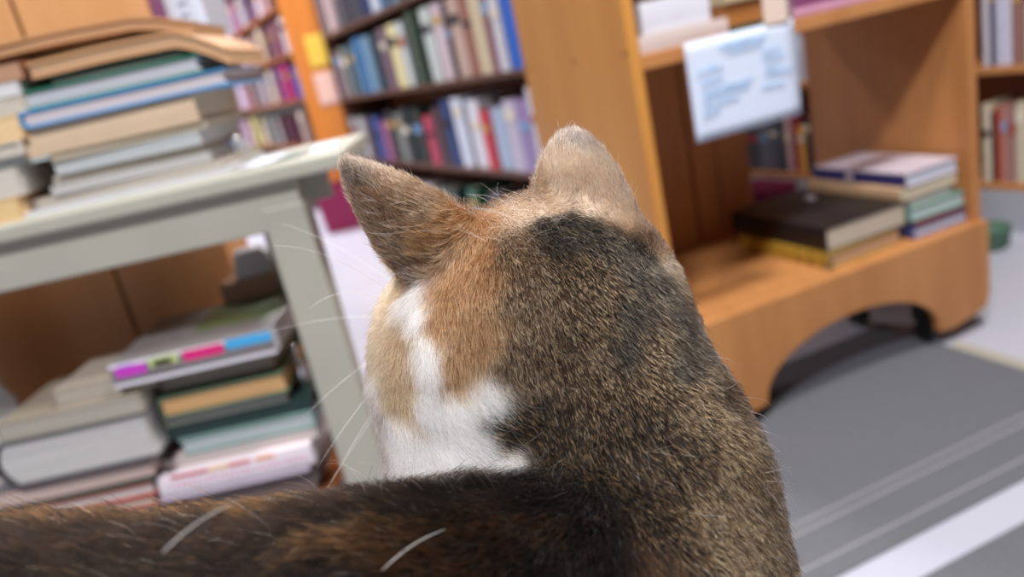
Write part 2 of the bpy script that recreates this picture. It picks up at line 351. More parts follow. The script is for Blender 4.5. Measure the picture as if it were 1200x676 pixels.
MB().box((-.02,-.03,.034),(sw/2-.006,.09,.0343)).build('cover_picture',mat('green_picture',(92,108,70),.35,.5,noise=(40,.8)),mg)
wx=float(at(20,467,1.17)[0]); wz=float(at(20,467,1.17)[2])
wc=MB().prism([(0,wz-LOWZ),(-.018,.0),(-.12,.0),(-.12,wz-LOWZ+.13),(-.036,wz-LOWZ+.075)],0,.010,'y').build('cardboard_sheet',mat('white_card',(214,212,206),.6,.3),bevel=.002)
wc.location=(wx,1.165,LOWZ); tag(wc,'white card sheet with a pointed corner at the left edge under the table','card')
# things behind the right lower pile, on the shelf
cb=MB().box((0,0,0),(.10,.075,.235)).box((.002,.002,.235),(.098,.036,.2365)).box((.002,.040,.235),(.098,.073,.2365)).build('cardboard_box',mat('cardboard',(198,160,138),.8,.1,noise=(12,.15)),bevel=.0015)
cb.location=(xat(256,.58,1.20),1.19,LOWZ+.06); tag(cb,'plain brown cardboard box standing behind the right pile under the table','box')
cbb=MB().box((0,0,0),(.112,.09,.0595)).build('book',c_((120,80,70))); cbb.location=(xat(256,.58,1.20)-.006,1.165,LOWZ); tag(cbb,'flat dark red-brown book under the cardboard box beneath the table','book')
wp=MB().box((-.03,-.025,0),(.03,.025,.022)).box((-.027,-.022,.022),(.027,.022,.034)).box((-.024,-.02,.034),(.02,.02,.042)).build('folded_paper',mat('bright_paper',(226,226,236),.6,.3),bevel=.002); wp.location=(xat(292,.61,1.22),1.225,LOWZ+.06+.2367); wp.rotation_euler=(0,0,.2)
tag(wp,'bright white folded paper on top of the cardboard box under the table','paper')
sm_=MB().lathe([(0,0),(.014,0),(.016,.004),(.016,.030),(.013,.036),(.005,.038),(.005,.046),(.008,.048),(.008,.054),(0,.056)],24).build('metal_jar',mat('bright_metal',(220,222,228),.12,.5,metal=1),smooth=True)
sm_.scale=(.62,.62,1.15); zj=LOWZ+.022+.022+.012+.030+.016+.026+.022+.0003*8
sm_.location=(xat(350,zj+.03,1.06),1.062,zj)
tag(sm_,'small shiny metal jar glinting at the right of the lower pile, beside the table leg','jar')
# papers and a glinting dish on the table top
def paper(px0,px1,Y0,Y1,z,col,label,rz=0,name='paper_sheet',th=.0012):
    x0,x1=xat(px0,z,Y0),xat(px1,z,Y0); mb=MB(); n=8; vs=[]; cx=(x0+x1)/2; cy=(Y0+Y1)/2
    for t in (0,th):
        for j in (0,1):
            for i in range(n+1): vs.append((x0-cx+(x1-x0)*i/n,(Y0 if j==0 else Y1)-cy,t+.0006*math.sin(i*1.1)))
    k=n+1; fs=[]
    for i in range(n): fs+=[(i,i+1,k+i+1,k+i),(2*k+i,3*k+i,3*k+i+1,2*k+i+1),(i,2*k+i,2*k+i+1,i+1),(k+i,k+i+1,3*k+i+1,3*k+i)]
    fs+=[(0,k,3*k,2*k),(n,2*k+n,3*k+n,k+n)]
    o=mb.add(vs,fs).build(name,mat('sheet_%d_%d_%d'%col,col,.6,.3)); o.location=(cx,cy,z+.001); o.rotation_euler=(0,0,rz); tag(o,label,'paper'); return o
paper(278,318,1.03,1.14,TZ,(226,228,242),'pale lavender paper sheet beside the tall pile on the table',.05)
paper(322,352,1.04,1.12,TZ,(120,130,122),'dark grey-green leaflet lying in the middle of the bare table top',-.1)
paper(356,388,1.03,1.15,TZ,(230,232,236),'white paper sheet near the right end of the table top',.12)
dish=MB().lathe([(0,0),(.016,0),(.022,.008),(.026,.020),(.027,.034),(.0255,.034),(.024,.021),(.019,.009),(0,.004)],28).build('glass_cup',mat('cloudy_glass',(190,192,202),.12,.8,coat=.5),smooth=True); dish.location=(xat(270,.77,1.17),1.17,TZ)
tag(dish,'small cloudy grey cup with a bright glint behind the tall table pile','cup')
gp=MB().lathe([(0,0),(.006,.001),(.008,.006),(.006,.011),(0,.012)],20).build('lid_knob',mat('bright_metal',(220,222,228),.12,.5,metal=1),dish,smooth=True); gp.location=(0,0,.036)
lid=MB().lathe([(0,.034),(.026,.034),(.024,.037),(.010,.040),(0,.040)],28).build('lid',mat('bright_metal',(220,222,228),.12,.5,metal=1),dish,smooth=True)
# ---------------------------------------------------------------- pine cabinet behind the table
YD=1.325; xr=xat(160,1.05,YD); xs=xat(14,1.05,YD)
cab=empty('pine_cabinet',(xr-.4,YD+.2,0)); tag(cab,'tall orange pine cabinet behind the table, its side made of boards','cabinet')
MB().box((-1.15-(xr-.4),-.2,0),(xs-.0035-(xr-.4),-.18,1.75)).build('side_board',W_D,cab,bevel=.002)
MB().box((xs+.0035-(xr-.4),-.2,0),(.4,-.18,1.75)).build('side_board',W_D,cab,bevel=.002)
MB().box((-1.15-(xr-.4),-.178,0),(.39,-.172,1.75)).build('backing',mat('dark_gap',(46,30,20),.8,.2),cab)
MB().box((.38,-.172,0),(.4,-.08,1.75)).build('side_board',W_D,cab,bevel=.002)
xq=xat(236,.95,YD+.03)-(xr-.4)
MB().box((.4,-.19,.935),(xq,-.04,.953)).build('shelf',W_D,cab,bevel=.002)
yb=YD+.02
def up_book(px0,px1,Y,z,h,dep,col,pg,label,group=None,lean=0,cat='book',name='book'):
    x0,x1=xat(px0,z+h*.3,Y),xat(px1,z+h*.3,Y); w=abs(x1-x0)
    mb=MB(); prof=[(-w/2,dep),(-w/2,.004),(-w/2+w*.2,.0),(w/2-w*.2,.0),(w/2,.004),(w/2,dep),(w/2-.002,dep),(w/2-.002,.006),(-w/2+.002,.006),(-w/2+.002,dep)]
    n=len(prof); e=empty(name,((x0+x1)/2,Y,z+.0004),0); tag(e,label,cat,group)
    vs=[(a,b,0) for a,b in prof]+[(a,b,h) for a,b in prof]; fs=[(i,(i+1)%n,(i+1)%n+n,i+n) for i in range(n)]
    for k in (0,n): fs+=[(k+1,k+2,k+3,k+4,k+7,k+8),(k,k+1,k+8,k+9),(k+4,k+5,k+6,k+7)]
    mb.add(vs,fs).build('cover',col,e); MB().box((-w/2+.0021,.0062,.003),(w/2-.0021,dep-.003,h-.004)).build('pages',pg,e)
    if lean: e.rotation_euler=(0,lean,0)
    return e
up_book(163,188,yb,.953,.21,.14,c_((122,76,110)),PAGEW,'dark purple book standing beside the pine cabinet top','books standing on the cabinet side shelf')
wb=up_book(190,232,yb,.953,.205,.14,c_((214,220,236)),PAGEW,'white binder with faint grey printing standing next to the purple book','books standing on the cabinet side shelf')
pr=MB(); rr=random.Random(9)
for i in range(9): 
    z=.03+i*.018; pr.box((-.006+rr.uniform(-.003,0),-.0008,z),(.004+rr.uniform(0,.004),.0,z+.006))
pr.build('printing',mat('grey_print',(150,158,180),.6,.3),wb)
# ---------------------------------------------------------------- trolley contents (trolley frame)
def tT(x,y,z,rz): return empty('book',tuple(T(x,y,z)),TRZ+rz)
def tbook(s0,s1,d0,d1,z0,z1,cov,pg,sp,label,group,**kw):
    rz=kw.pop('rz',0); return flat_book(s0,s1,d0,d1,z0,z1,cov,pg,sp,tT,rz,label,group,**kw)
DZ=.2575; G1='books in the front pile on the trolley deck'; G2='books in the rear pile on the trolley deck'
YEL=mat('yellow_spine',(196,160,62),.45,.4,noise=(60,.55))
yb_=tbook(-.262,-.062,.020,.300,DZ,DZ+.036,YEL,page((196,158,124)),'L','yellow-spined book with dark bands lying on the trolley deck',G1,rz=.035)
for d,w,cc in ((.255,.030,(120,116,96)),(.215,.016,(96,84,60)),(.185,.012,(110,100,70)),(.035,.012,(96,104,52))):
    MB().box((-.1010,-.14+.28-d-w+.0,.003),(-.0992,-.14+.28-d,.029)).build('spine_band',mat('band_%d'%cc[0],cc,.5,.3),yb_)
bk=tbook(-.257,-.040,.022,.335,DZ+.037,DZ+.088,c_((38,33,33)),page((204,190,172)),'L','thick black hardcover with cream pages on top of the yellow-spined book',G1,rz=.0)
MB().lathe([(0,0),(.012,0),(.013,.004),(.008,.008),(0,.009)],18).build('crumpled_wrapper',mat('bright_paper',(226,226,236),.6,.3)).location=tuple(T(-.105,.235,DZ+.0884))
cw=bpy.data.objects['crumpled_wrapper']; tag(cw,'tiny crumpled white wrapper lying on the thick black hardcover','wrapper')
z=DZ
for (s0,s1,d0,d1,h,cv,pg,sp,lab,kw) in (
 (-.030,.128,.016,.270,.025,c_((70,76,130)),page((204,210,232)),'L','blue-grey hardcover with lilac pages, lowest of the rear trolley pile',dict()),
 (-.020,.118,.018,.260,.012,c_((128,66,70)),page((160,110,110)),'L','thin dark red book in the rear trolley pile',dict(rz=.02)),
 (-.028,.128,.020,.265,.030,c_((104,150,138)),page((192,210,208)),'L','teal-green book with pale pages in the rear trolley pile',dict(rz=-.02)),
 (-.024,.100,.026,.260,.022,c_((186,190,180)),page((202,208,204)),'L','grey-white book above the teal one in the rear trolley pile',dict(rz=.01)),
 (-.052,.108,.022,.300,.026,c_((214,178,140)),page((214,202,176)),'L','cream and orange paperback second from the top of the rear trolley pile',dict(hard=False)),
 (-.040,.110,.020,.290,.030,c_((204,192,204)),page((214,218,232)),'L','pale mauve book with a dark blue spine, topmost of the rear trolley pile',dict(rz=.01))):
    o=tbook(s0,s1,d0,d1,z,z+h,cv,pg,sp,lab,G2,**kw); z+=h+.0004
    if 'topmost' in lab:
        w=s1-s0; dd=d1-d0; MB().box((-w/2-.0014,-dd/2,.002),(-w/2-.0002,dd/2,h-.002)).build('spine',mat('navy_spine',(52,50,104),.45,.4),o)
        MB().box((-w/2-.0020,dd/2-.125,.006),(-w/2-.0012,dd/2-.105,h-.006)).build('spine_mark',mat('pale_mark',(190,180,190),.5,.3),o)
        MB().box((-w*.42,.0,h),(w*.35,.045,h+.0005)).build('cover_stripe',mat('brown_stripe',(150,120,120),.4,.4,noise=(40,.4)),o)
# top shelf of the trolley
G3='books on the upper shelf of the trolley'; UZ=.7685
tbook(-.630,-.441,.012,.22,UZ,UZ+.030,c_((214,196,190)),page((220,212,212)),'F','pinkish white book lying flat on the trolley upper shelf, left end',G3,hard=False)
tbook(-.610,-.470,.020,.20,UZ+.0305,UZ+.085,c_((222,222,232)),PAGEW,'F','thick white book on the pinkish one at the left end of the upper shelf',G3,hard=False)
tbook(-.438,-.325,.020,.20,UZ+.052,UZ+.080,c_((206,186,150)),page((220,206,176)),'F','cream book at the top of the pile behind the sign',G3,hard=False,rz=0)
tbook(-.432,-.325,.030,.20,UZ+.0105,UZ+.0515,c_((190,124,66)),page((200,140,86)),'F','orange-brown book lying above the thin dark green one behind the sign',G3,hard=False)
tbook(-.434,-.300,.012,.20,UZ,UZ+.010,c_((34,66,56)),page((50,70,64)),'F','thin dark green book lying directly behind the paper sign',G3)
o=up=tbook(-.634,-.616,.03,.2,UZ+.0305,UZ+.16,c_((120,84,140)),PAGEW,'F','narrow purple book standing against the trolley end panel on the shelf',G3)
tbook(-.300,-.090,.008,.20,UZ,UZ+.016,c_((206,150,176)),page((214,200,214)),'F','pink flat magazine on the trolley upper shelf right of the sign',G3,hard=False)
tbook(-.290,-.110,.014,.20,UZ+.0163,UZ+.040,c_((132,70,110)),page((200,180,200)),'F','plum-coloured book on the pink magazine right of the sign',G3)
# ---------------------------------------------------------------- bookcases built along a line on the floor
def ord_(n): return ['first','second','third','fourth','fifth','sixth','seventh','eighth','ninth','tenth','eleventh','twelfth','thirteenth','fourteenth','fifteenth','sixteenth','seventeenth','eighteenth','nineteenth','twentieth','twenty-first','twenty-second','twenty-third','twenty-fourth','twenty-fifth','twenty-sixth'][n]
class Case:
    """bookcase whose face runs from A (near, right end) to B (far, left end); shelves go back into the case"""
    def __init__(s,A,B,name,label,depth,shelves,top,wm,ext=(0,0),cat='bookcase',back=True,th=.022):
        s.A=np.array([A[0],A[1],0.]); s.B=np.array([B[0],B[1],0.]); v=s.A-s.B; s.L=np.linalg.norm(v); s.u=v/s.L   # u: towards the right end
        s.n=np.array([-s.u[1],s.u[0],0.])          # into the case
        if s.n[1]<0 and abs(s.u[0])>.5: s.n=-s.n
        s.rz=math.atan2(s.u[1],s.u[0]); s.depth=depth
        s.e=empty(name,tuple(s.B),s.rz); tag(s.e,label,cat); s.sg=1 if (np.array([-s.u[1],s.u[0]])@s.n[:2])>0 else -1
        Y0,Y1=sorted((0,s.sg*depth)); s.Y0,s.Y1=Y0,Y1
        for x in (-th-ext[0],s.L+ext[1]): MB().box((x,Y0,0),(x+th,Y1,top)).build('side_panel',wm,s.e,bevel=.002)
        for z in shelves: MB().box((0-ext[0],Y0,z-th),(s.L+ext[1],Y1,z)).build('shelf',wm,s.e,bevel=.002)
        if back: 
            yb=s.sg*depth; MB().box((-th-ext[0],min(yb,yb+s.sg*.01),0),(s.L+th+ext[1],max(yb,yb+s.sg*.01),top)).build('back_panel',W_SH,s.e)
    def k(s,px,z):
        """distance along the face (from B) of picture column px at height z"""
        lo,hi=-900.,1500.
        for _ in range(40):
            m=(lo+hi)/2; p=onplane(px,m,s.A,s.n)
            if p[2]>z: lo=m
            else: hi=m
        return float((onplane(px,lo,s.A,s.n)-s.B)@s.u)
    def book(s,k0,k1,z,h,dep,col,label,group,pg=None,lean=0,pull=.0):
        k0=max(k0,.004); k1=min(k1,s.L-.004); w=min(k1-k0,.11)
        if w<.006: return
        w*=.96; e=(k0+k1)/2
        mb=MB(); t=min(.003,w*.15)
        y=lambda v: s.sg*(v+pull)
        # rounded spine, two boards, page block with its own colour
        sp=[(-w/2+w*i/6, .006*(1-math.sin(math.pi*i/6))) for i in range(7)]
        prof=[(-w/2,dep)]+sp+[(w/2,dep)]; n=len(prof)
        vs=[(a,y(b),0) for a,b in prof]+[(a,y(b),h-.004) for a,b in prof]
        fs=[(i,(i+1)%n,(i+1)%n+n,i+n) for i in range(n-1)]+[list(range(n))]
        mb.add(vs,fs,0)
        # raised boards
        for sx in (-1,1):
            x0,x1=sorted((sx*w/2,sx*(w/2-t))); mb.box((x0,min(y(.004),y(dep)),0),(x1,max(y(.004),y(dep)),h),0)
        mb.box((-w/2+t*.9,min(y(.004),y(.007)),.0),(w/2-t*.9,max(y(.004),y(.007)),h),0)
        mb.box((-w/2+t,min(y(.0072),y(dep-.004)),.003),(w/2-t,max(y(.0072),y(dep-.004)),h-.006),1)
        # a title band on most spines
        if R.random()<.6 and w>.012:
            zb=h*R.uniform(.55,.75); mb.box((-w*.36,min(y(-.0012),y(.004)),zb),(w*.36,max(y(-.0012),y(.004)),zb+h*R.uniform(.06,.16)),2)
        o=mb.build('book',[col,pg or PAGE,R.choice(BANDS)]); p=s.B+s.u*e
        o.location=(p[0],p[1],z+.0005); o.rotation_euler=(0,lean,s.rz); tag(o,label,'book',group); return o
BANDS=[mat('band_%s'%n,c,.5,.3) for n,c in (('cream',(222,214,196)),('gold',(190,156,92)),('dark',(44,42,50)),('rust',(164,74,60)),('sky',(120,160,200)))]
def cname(c):
    r,g,b=c; mx,mn=max(c),min(c); v=mx
    if mx-mn<22: return 'black' if v<62 else 'dark grey' if v<110 else 'grey' if v<170 else 'pale grey' if v<208 else 'white'
    if b>=r and b>g: 
        if r>g+18: return 'dark purple' if v<120 else 'purple' if v<180 else 'lilac'
        return 'navy' if v<110 else 'blue' if v<205 else 'pale blue'
    if g>=r: return 'dark green' if v<90 else 'green' if v<170 else 'pale green'
    if b>g+10: return 'maroon' if v<130 else 'magenta' if mn<100 else 'pink'
    if g>r*.82 : return 'olive' if v<130 else 'khaki' if v<190 else ('yellow' if b<.72*r else 'cream')
    return 'dark brown' if v<90 else 'brown' if v<150 else 'rust' if g<.55*r else 'tan' if v<215 else 'peach'
def row(case,z,items,h,dep,where,landmark,group,start=0,zpx=None):
    """items: (right column, left column, colour, height factor) from the right; columns read at shelf height"""
    for i,it in enumerate(items):
        pr,pl,col,hf=it[:4]; k1=case.k(pr,z+.10); k0=case.k(pl,z+.10)
        case.book(k0,k1,z,h*hf,dep*min(1,.7+.3*hf),c_(col),f'{cname(col)} book on {where}, {ord_(i+start)} from {landmark}',group,pg=R.choice((PAGE,PAGEW,PAGEY)),lean=it[4] if len(it)>4 else 0,pull=it[5] if len(it)>5 else R.uniform(0,.012))
W_DK=wood('dark_shelf_wood',(98,62,46),(70,42,32),.6,(2,14,14))
# ---- bookcase A: behind, left of the trolley
pA_=at(606,85,2.8); pB_=at(410,111,4.7)
dv=(pA_-pB_)[:2]; dv/=np.linalg.norm(dv)
A_near=pA_[:2]+dv*.30; A_far=at(375,100,5.05)[:2]
# keep the far end exactly on the line
A_far=pB_[:2]-dv*.22
cA=Case(A_near,A_far,'bookcase','large bookcase crammed with books behind the trolley end panel',.30,(.03,.375,.75,1.12,1.5),1.9,W_DK)
rowA_mid=[(618,600,(44,118,206),.93),(600,583,(30,100,200),.93),(583,572,(206,206,214),.9),(572,565,(116,44,80),.88),(565,548,(206,192,160),.9),(548,537,(150,96,84),.92),(537,524,(196,170,156),.9),(524,518,(60,40,52),.86),(518,505,(206,190,196),.9),(505,492,(196,208,204),.9),(492,472,(50,72,58),.92),(472,465,(200,208,208),.85),(465,450,(232,222,166),.86),(450,443,(128,104,118),.86),(443,430,(46,66,80),.84),(430,422,(112,152,180),.84),(422,411,(56,118,166),.86),(411,404,(70,100,116),.8),(404,396,(112,122,118),.8),(396,388,(122,108,120),.76),(388,381,(62,62,78),.72)]
rowA_mid=[(a+7,b+7,c,h) for a,b,c,h in rowA_mid]
row(cA,.75,rowA_mid,.345,.2,'middle shelf','trolley end panel','books on the middle shelf of the crammed bookcase')
rowA_low=[(640,622,(206,204,214),.98),(622,606,(150,130,176),.86),(606,592,(196,188,208),.86),(592,573,(170,190,214),.78),(573,562,(200,60,70),.76),(562,548,(226,226,236),.9),(548,528,(214,220,236),.95),(528,520,(44,74,128),.94),(520,508,(70,50,56),.86),(508,494,(186,64,92),.74),(494,480,(40,56,48),.86),(480,470,(48,56,58),.88),(470,462,(132,140,134),.8),(462,452,(44,46,52),.86),(452,444,(150,90,130),.7),(444,434,(52,84,150),.78),(434,428,(40,34,42),.8),(428,418,(176,180,184),.78),(418,408,(160,164,168),.8),(408,398,(184,186,188),.78)]
row(cA,.375,[(a+4,b+4,c,h) for a,b,c,h in rowA_low],.315,.2,'lower shelf','trolley end panel','books on the lower shelf of the crammed bookcase')
rowA_bot=[(648,626,(96,100,66),.7),(626,608,(110,112,80),.66),(608,592,(52,52,46),.75),(592,574,(60,50,60),.8),(574,540,(18,96,66),.82),(540,527,(34,56,50),.8),(527,514,(96,138,130),.72),(514,500,(176,166,172),.8),(500,484,(150,132,140),.78),(484,466,(56,44,50),.8),(466,450,(50,70,66),.7),(450,436,(110,112,120),.7)]
row(cA,.03,rowA_bot,.30,.2,'bottom shelf','trolley end panel','books on the bottom shelf of the crammed bookcase')
rowA_top=[(612,596,(150,160,180),.9),(596,580,(60,70,90),.9),(580,566,(190,180,170),.9),(566,552,(80,50,60),.9),(552,540,(200,200,204),.85),(540,524,(140,120,160),.9),(524,508,(44,56,60),.9),(508,496,(110,130,110),.85),(496,484,(190,170,150),.85),(484,470,(72,96,74),.85),(470,458,(90,128,142),.85),(458,444,(70,110,140),.85),(444,436,(196,206,222),.85),(436,426,(40,54,100),.85),(426,416,(66,72,84),.82),(416,406,(60,64,78),.85),(406,396,(84,88,98),.82),(396,386,(196,176,180),.8),(386,374,(132,120,124),.8)]
row(cA,1.12,[(a-8,b-8,c,h) for a,b,c,h in rowA_top],.33,.2,'top visible shelf','trolley end panel','books on the top shelf of the crammed bookcase')
# ---- island B: its orange end faces the camera, its book face runs away to the left
YB=5.02; bx0=xat(352,.9,YB); bx1=xat(393,.9,YB)
a30=math.radians(-27); dirB=np.array([math.sin(a30),math.cos(a30)])
B_near=np.array([bx0-.01,YB+.03]); B_far=B_near+dirB*2.6
cB=Case(B_near,B_far,'bookcase','far bookcase with an orange end carrying yellow and pink notices',(bx1-bx0)*.86,(.2,.5,.80,1.08,1.36,1.64,1.92,2.2),2.5,W_SH,back=False)
pn=MB().box((bx0-.005,YB,0),(bx1,YB+.028,2.5)).build('end_panel',wood('bright_pine',(226,140,62),(206,120,48),.5)); 
pn.parent=cB.e; pn.matrix_parent_inverse=(Matrix.Translation(Vector(cB.B))@Matrix.Rotation(cB.rz,4,'Z')).inverted()
for (px0,px1,py0,py1,col,lab) in ((363,394,38,78,(246,208,88),'yellow paper notice on the orange end of the far bookcase'),(362,399,84,124,(246,204,190),'pale pink paper notice below the yellow one on the orange bookcase end')):
    x0,x1=xat(px0,1.0,YB),xat(px1,1.0,YB); z1=at((px0+px1)/2,py0,YB)[2]; z0=at((px0+px1)/2,py1,YB)[2]
    pe=sheet('notice',x0,x1,z0,z1,mat('notice_%d'%col[2],col,.6,.2),None,bow=.002,off=YB-.006); tag(pe,lab,'notice')
fB=[(1.08,[(338,328,(200,190,196)),(328,319,(150,96,116)),(319,311,(120,84,96)),(311,299,(206,184,160)),(299,290,(204,172,160)),(290,281,(212,178,180)),(281,273,(198,182,214)),(273,264,(232,222,240)),(264,256,(150,120,170)),(256,247,(204,190,170)),(247,238,(120,90,130)),(238,228,(206,190,200)),(228,218,(190,180,196))]),
(.80,[(352,343,(68,104,184)),(343,330,(196,60,124)),(330,324,(150,70,130)),(324,312,(206,194,178)),(312,303,(196,180,190)),(303,294,(150,140,150)),(294,285,(176,128,128)),(285,276,(226,214,240)),(276,268,(206,170,180)),(268,259,(186,150,150)),(259,250,(214,190,190)),(250,241,(110,84,120)),(241,230,(190,160,180))]),
(.50,[(360,349,(190,166,158)),(349,338,(96,52,70)),(338,331,(86,44,62)),(331,320,(158,158,158)),(320,313,(140,150,150)),(313,302,(216,202,178)),(302,294,(220,212,132)),(294,286,(206,180,196)),(286,276,(196,170,200)),(276,264,(96,76,130)),(264,256,(120,100,170)),(256,246,(180,160,190))]),
(.20,[(368,355,(180,150,160)),(355,344,(216,206,224)),(344,334,(150,100,90)),(334,323,(196,146,84)),(323,312,(206,176,150)),(312,302,(150,88,70)),(302,291,(200,170,160)),(291,280,(190,150,150))])]
cyc=[(206,190,200),(150,110,140),(214,196,170),(120,90,120),(226,216,236),(190,150,150),(170,170,180),(200,170,190)]
for z in (1.36,1.64,1.92): fB.append((z,[(312-i*9,303-i*9,cyc[(i*3+int(z*10))%8]) for i in range(11)]))
for z,items in fB:
    nm={1.08:'first shelf down',.80:'second shelf down',.50:'third shelf down',.20:'lowest shelf',1.36:'fourth shelf up',1.64:'fifth shelf up',1.92:'sixth shelf up'}[z]+' of far bookcase'
    row(cB,z,[(a,b,c,R.uniform(.82,1)) for a,b,c in items],.235,.15,nm,'orange end','books on '+nm)
# maroon crate and pink bag at the foot of the far bookcase
xb0,xb1=xat(380,.1,4.7),xat(426,.1,4.7)
def bin_(x0,x1,y,z1,m,label,dep=.26):
    w=x1-x0; o=MB(); q=.88; 
    o.add([(-w/2*q,0,0),(w/2*q,0,0),(w/2*q,dep,0),(-w/2*q,dep,0),(-w/2,-.01,z1),(w/2,-.01,z1),(w/2,dep+.01,z1),(-w/2,dep+.01,z1),(-w/2+.012,.002,z1),(w/2-.012,.002,z1),(w/2-.012,dep-.002,z1),(-w/2+.012,dep-.002,z1),(-w/2*q+.012,.012,.012),(w/2*q-.012,.012,.012),(w/2*q-.012,dep-.012,.012),(-w/2*q+.012,dep-.012,.012)],
      [(0,3,2,1),(0,1,5,4),(1,2,6,5),(2,3,7,6),(3,0,4,7),(4,5,9,8),(5,6,10,9),(6,7,11,10),(7,4,8,11),(8,9,13,12),(9,10,14,13),(10,11,15,14),(11,8,12,15),(12,13,14,15)])
    e=o.build('storage_bin',m); e.location=((x0+x1)/2,y,0); tag(e,label,'bin'); return e
bin_(xb0,xb1+.03,4.60,.27,mat('maroon_plastic',(134,28,74),.4,.4),'maroon storage bin on the floor between table and left cat ear')
pk=MB().lathe([(0,0),(.085,.0),(.10,.03),(.105,.15),(.095,.27),(.06,.34),(.03,.36),(0,.362)],20).build('plastic_bag',mat('pale_pink_plastic',(236,206,226),.3,.5),smooth=True); pk.location=(xat(377,.28,4.95),4.945,0); pk.scale=(.62,.6,1.02); tag(pk,'pale pink bulging bag beside the maroon bin on the floor','bag')
# ---- bookcase R: beyond the trolley on the right
r0=at(930,200,2.88)[:2]; r1=at(1160,215,2.2)[:2]; dr=(r1-r0)/np.linalg.norm(r1-r0)
cR=Case(r1+dr*.45,r0-dr*.35,'bookcase','low paperback bookcase seen through and to the right of the trolley',.26,(.15,.49,.86,1.2),1.5,W_TR)
MB().box((0,.0,0),(cR.L,.02,.128)).build('plinth',mat('pale_plinth',(170,172,182),.6,.3),cR.e)
row(cR,.49,[(1226,1212,(120,80,80),.8),(1212,1198,(206,206,200),.9),(1198,1184,(150,110,100),.92),(1184,1173,(206,206,226),.9),(1173,1164,(196,196,216),.9),(1164,1158,(70,64,90),.86),(1158,1150,(204,200,210),.9)],.29,.17,'upper shelf right of trolley','the right','paperbacks on the upper shelf beyond the trolley')
row(cR,.49,[(968,962,(176,160,140),.85),(962,953,(206,198,184),.8),(953,946,(190,186,196),.82),(946,936,(206,206,218),.85),(936,926,(200,204,224),.85),(926,914,(120,120,130),.8),(914,900,(200,196,190),.8)],.27,.17,'upper shelf seen through trolley','right panel','paperbacks on the upper shelf seen through the trolley')
row(cR,.15,[(1226,1212,(150,140,90),.7),(1212,1200,(196,188,150),.78),(1200,1188,(206,196,172),.8),(1188,1180,(160,120,120),.76),(1180,1172,(180,130,120),.78),(1172,1164,(186,82,58),.76),(1164,1160,(52,40,50),.72),(1160,1150,(214,200,176),.8)],.29,.17,'lower shelf right of trolley','the right','paperbacks on the lower shelf beyond the trolley')
row(cR,.15,[(974,966,(74,140,90),.88),(966,958,(214,206,196),.9),(958,950,(70,76,80),.86),(950,943,(60,52,58),.84),(943,933,(222,164,80),.7),(933,926,(150,54,70),.84),(926,920,(200,170,176),.86),(920,912,(60,60,72),.8),(912,900,(92,98,112),.84),(900,888,(110,114,128),.84),(888,872,(80,80,90),.8)],.25,.17,'lower shelf seen through trolley','right panel','paperbacks on the lower shelf seen through the trolley')
mb_=MB().box((-.10,-.02,0),(.10,.14,.115)).box((-.104,-.024,.115),(.104,.144,.124)).build('storage_box',mat('maroon_card',(110,24,62),.5,.3),bevel=.003); pm=atz(915,238,.02)
kk=cR.k(915,.08); p=cR.B+cR.u*kk-cR.n*.16; mb_.location=(p[0],p[1],0); mb_.rotation_euler=(0,0,cR.rz); tag(mb_,'maroon lidded box on the floor seen through the back of the trolley','box')
kk=cR.k(1188,.06); p=cR.B+cR.u*kk-cR.n*.14
gb=MB().lathe([(0,0),(.055,0),(.060,.01),(.066,.055),(.068,.06),(.062,.06),(.056,.012),(0,.010)],28).build('green_basket',mat('dull_green',(82,112,94),.6,.3),smooth=True); gb.name='basket'; gb.location=(p[0],p[1],0); tag(gb,'dull green round basket on the floor under the right-hand bookcase','basket')
# ---------------------------------------------------------------- CAT (signed distance field -> one continuous surface)
def sd_ell(P,c,r,yaw=0,pitch=0,roll=0):
    q=P-np.array(c,dtype=np.float32)
    if yaw or pitch or roll:
        M=np.array(Euler((math.radians(pitch),math.radians(roll),math.radians(yaw)),'XYZ').to_matrix(),dtype=np.float32)
        q=q@M            # world -> local
    r=np.array(r,dtype=np.float32)
    k0=np.linalg.norm(q/r,axis=-1); k1=np.linalg.norm(q/(r*r),axis=-1)
    return k0*(k0-1)/np.maximum(k1,1e-9)
def sd_cap(P,a,b,ra,rb):
    a=np.array(a,dtype=np.float32); b=np.array(b,dtype=np.float32)
    ba=b-a; t=np.clip(((P-a)@ba)/(ba@ba),0,1)
    return np.linalg.norm(P-a-t[...,None]*ba,axis=-1)-(ra+(rb-ra)*t)
def smin(a,b,k):
    h=np.clip(.5+.5*(b-a)/k,0,1); return b+(a-b)*h-k*h*(1-h)
V3=lambda *a: np.array(a,dtype=np.float64)
def ear_sheet(base0,base1,tip,bulge,bow,shape,nu=90,nv=90,lean=0.0):
    """curved ear flap: base0/base1 feet, tip, bulge = direction of the convex back, bow = depth of the cup"""
    base0,base1,tip=map(np.array,(base0,base1,tip)); c=(base0+base1)/2
    up=tip-c; L=np.linalg.norm(up); lat=(base1-base0)/2; bd=np.array(bulge,float); bd/=np.linalg.norm(bd)
    u=np.linspace(0,1,nu)[:,None]; v=np.linspace(-1,1,nv)[None,:]
    w=(1-u**shape[0])**shape[1]
    sp=c+u[...,None]*up+ (bd*np.float64(shape[2]))*(u*(1-u))[...,None]*4
    S=sp+ (v*w)[...,None]*lat + bd*((1-(v**2))*bow*w**.8)[...,None]
    return S.reshape(-1,3)
CAT_LO=np.array([-.46,.035,.49]); VX=.0022
CAT_N=np.array([270,192,148])
EARS=dict(
 left=ear_sheet((-.038,.334,.728),(.001,.322,.750),(-.0570,.330,.7985),(.15,-1,.1),.011,(1.9,.83,.002)),
 right=ear_sheet((.015,.333,.750),(.057,.326,.730),(.0425,.338,.7885),(.1,-1,.15),.012,(2.3,.70,.003)))
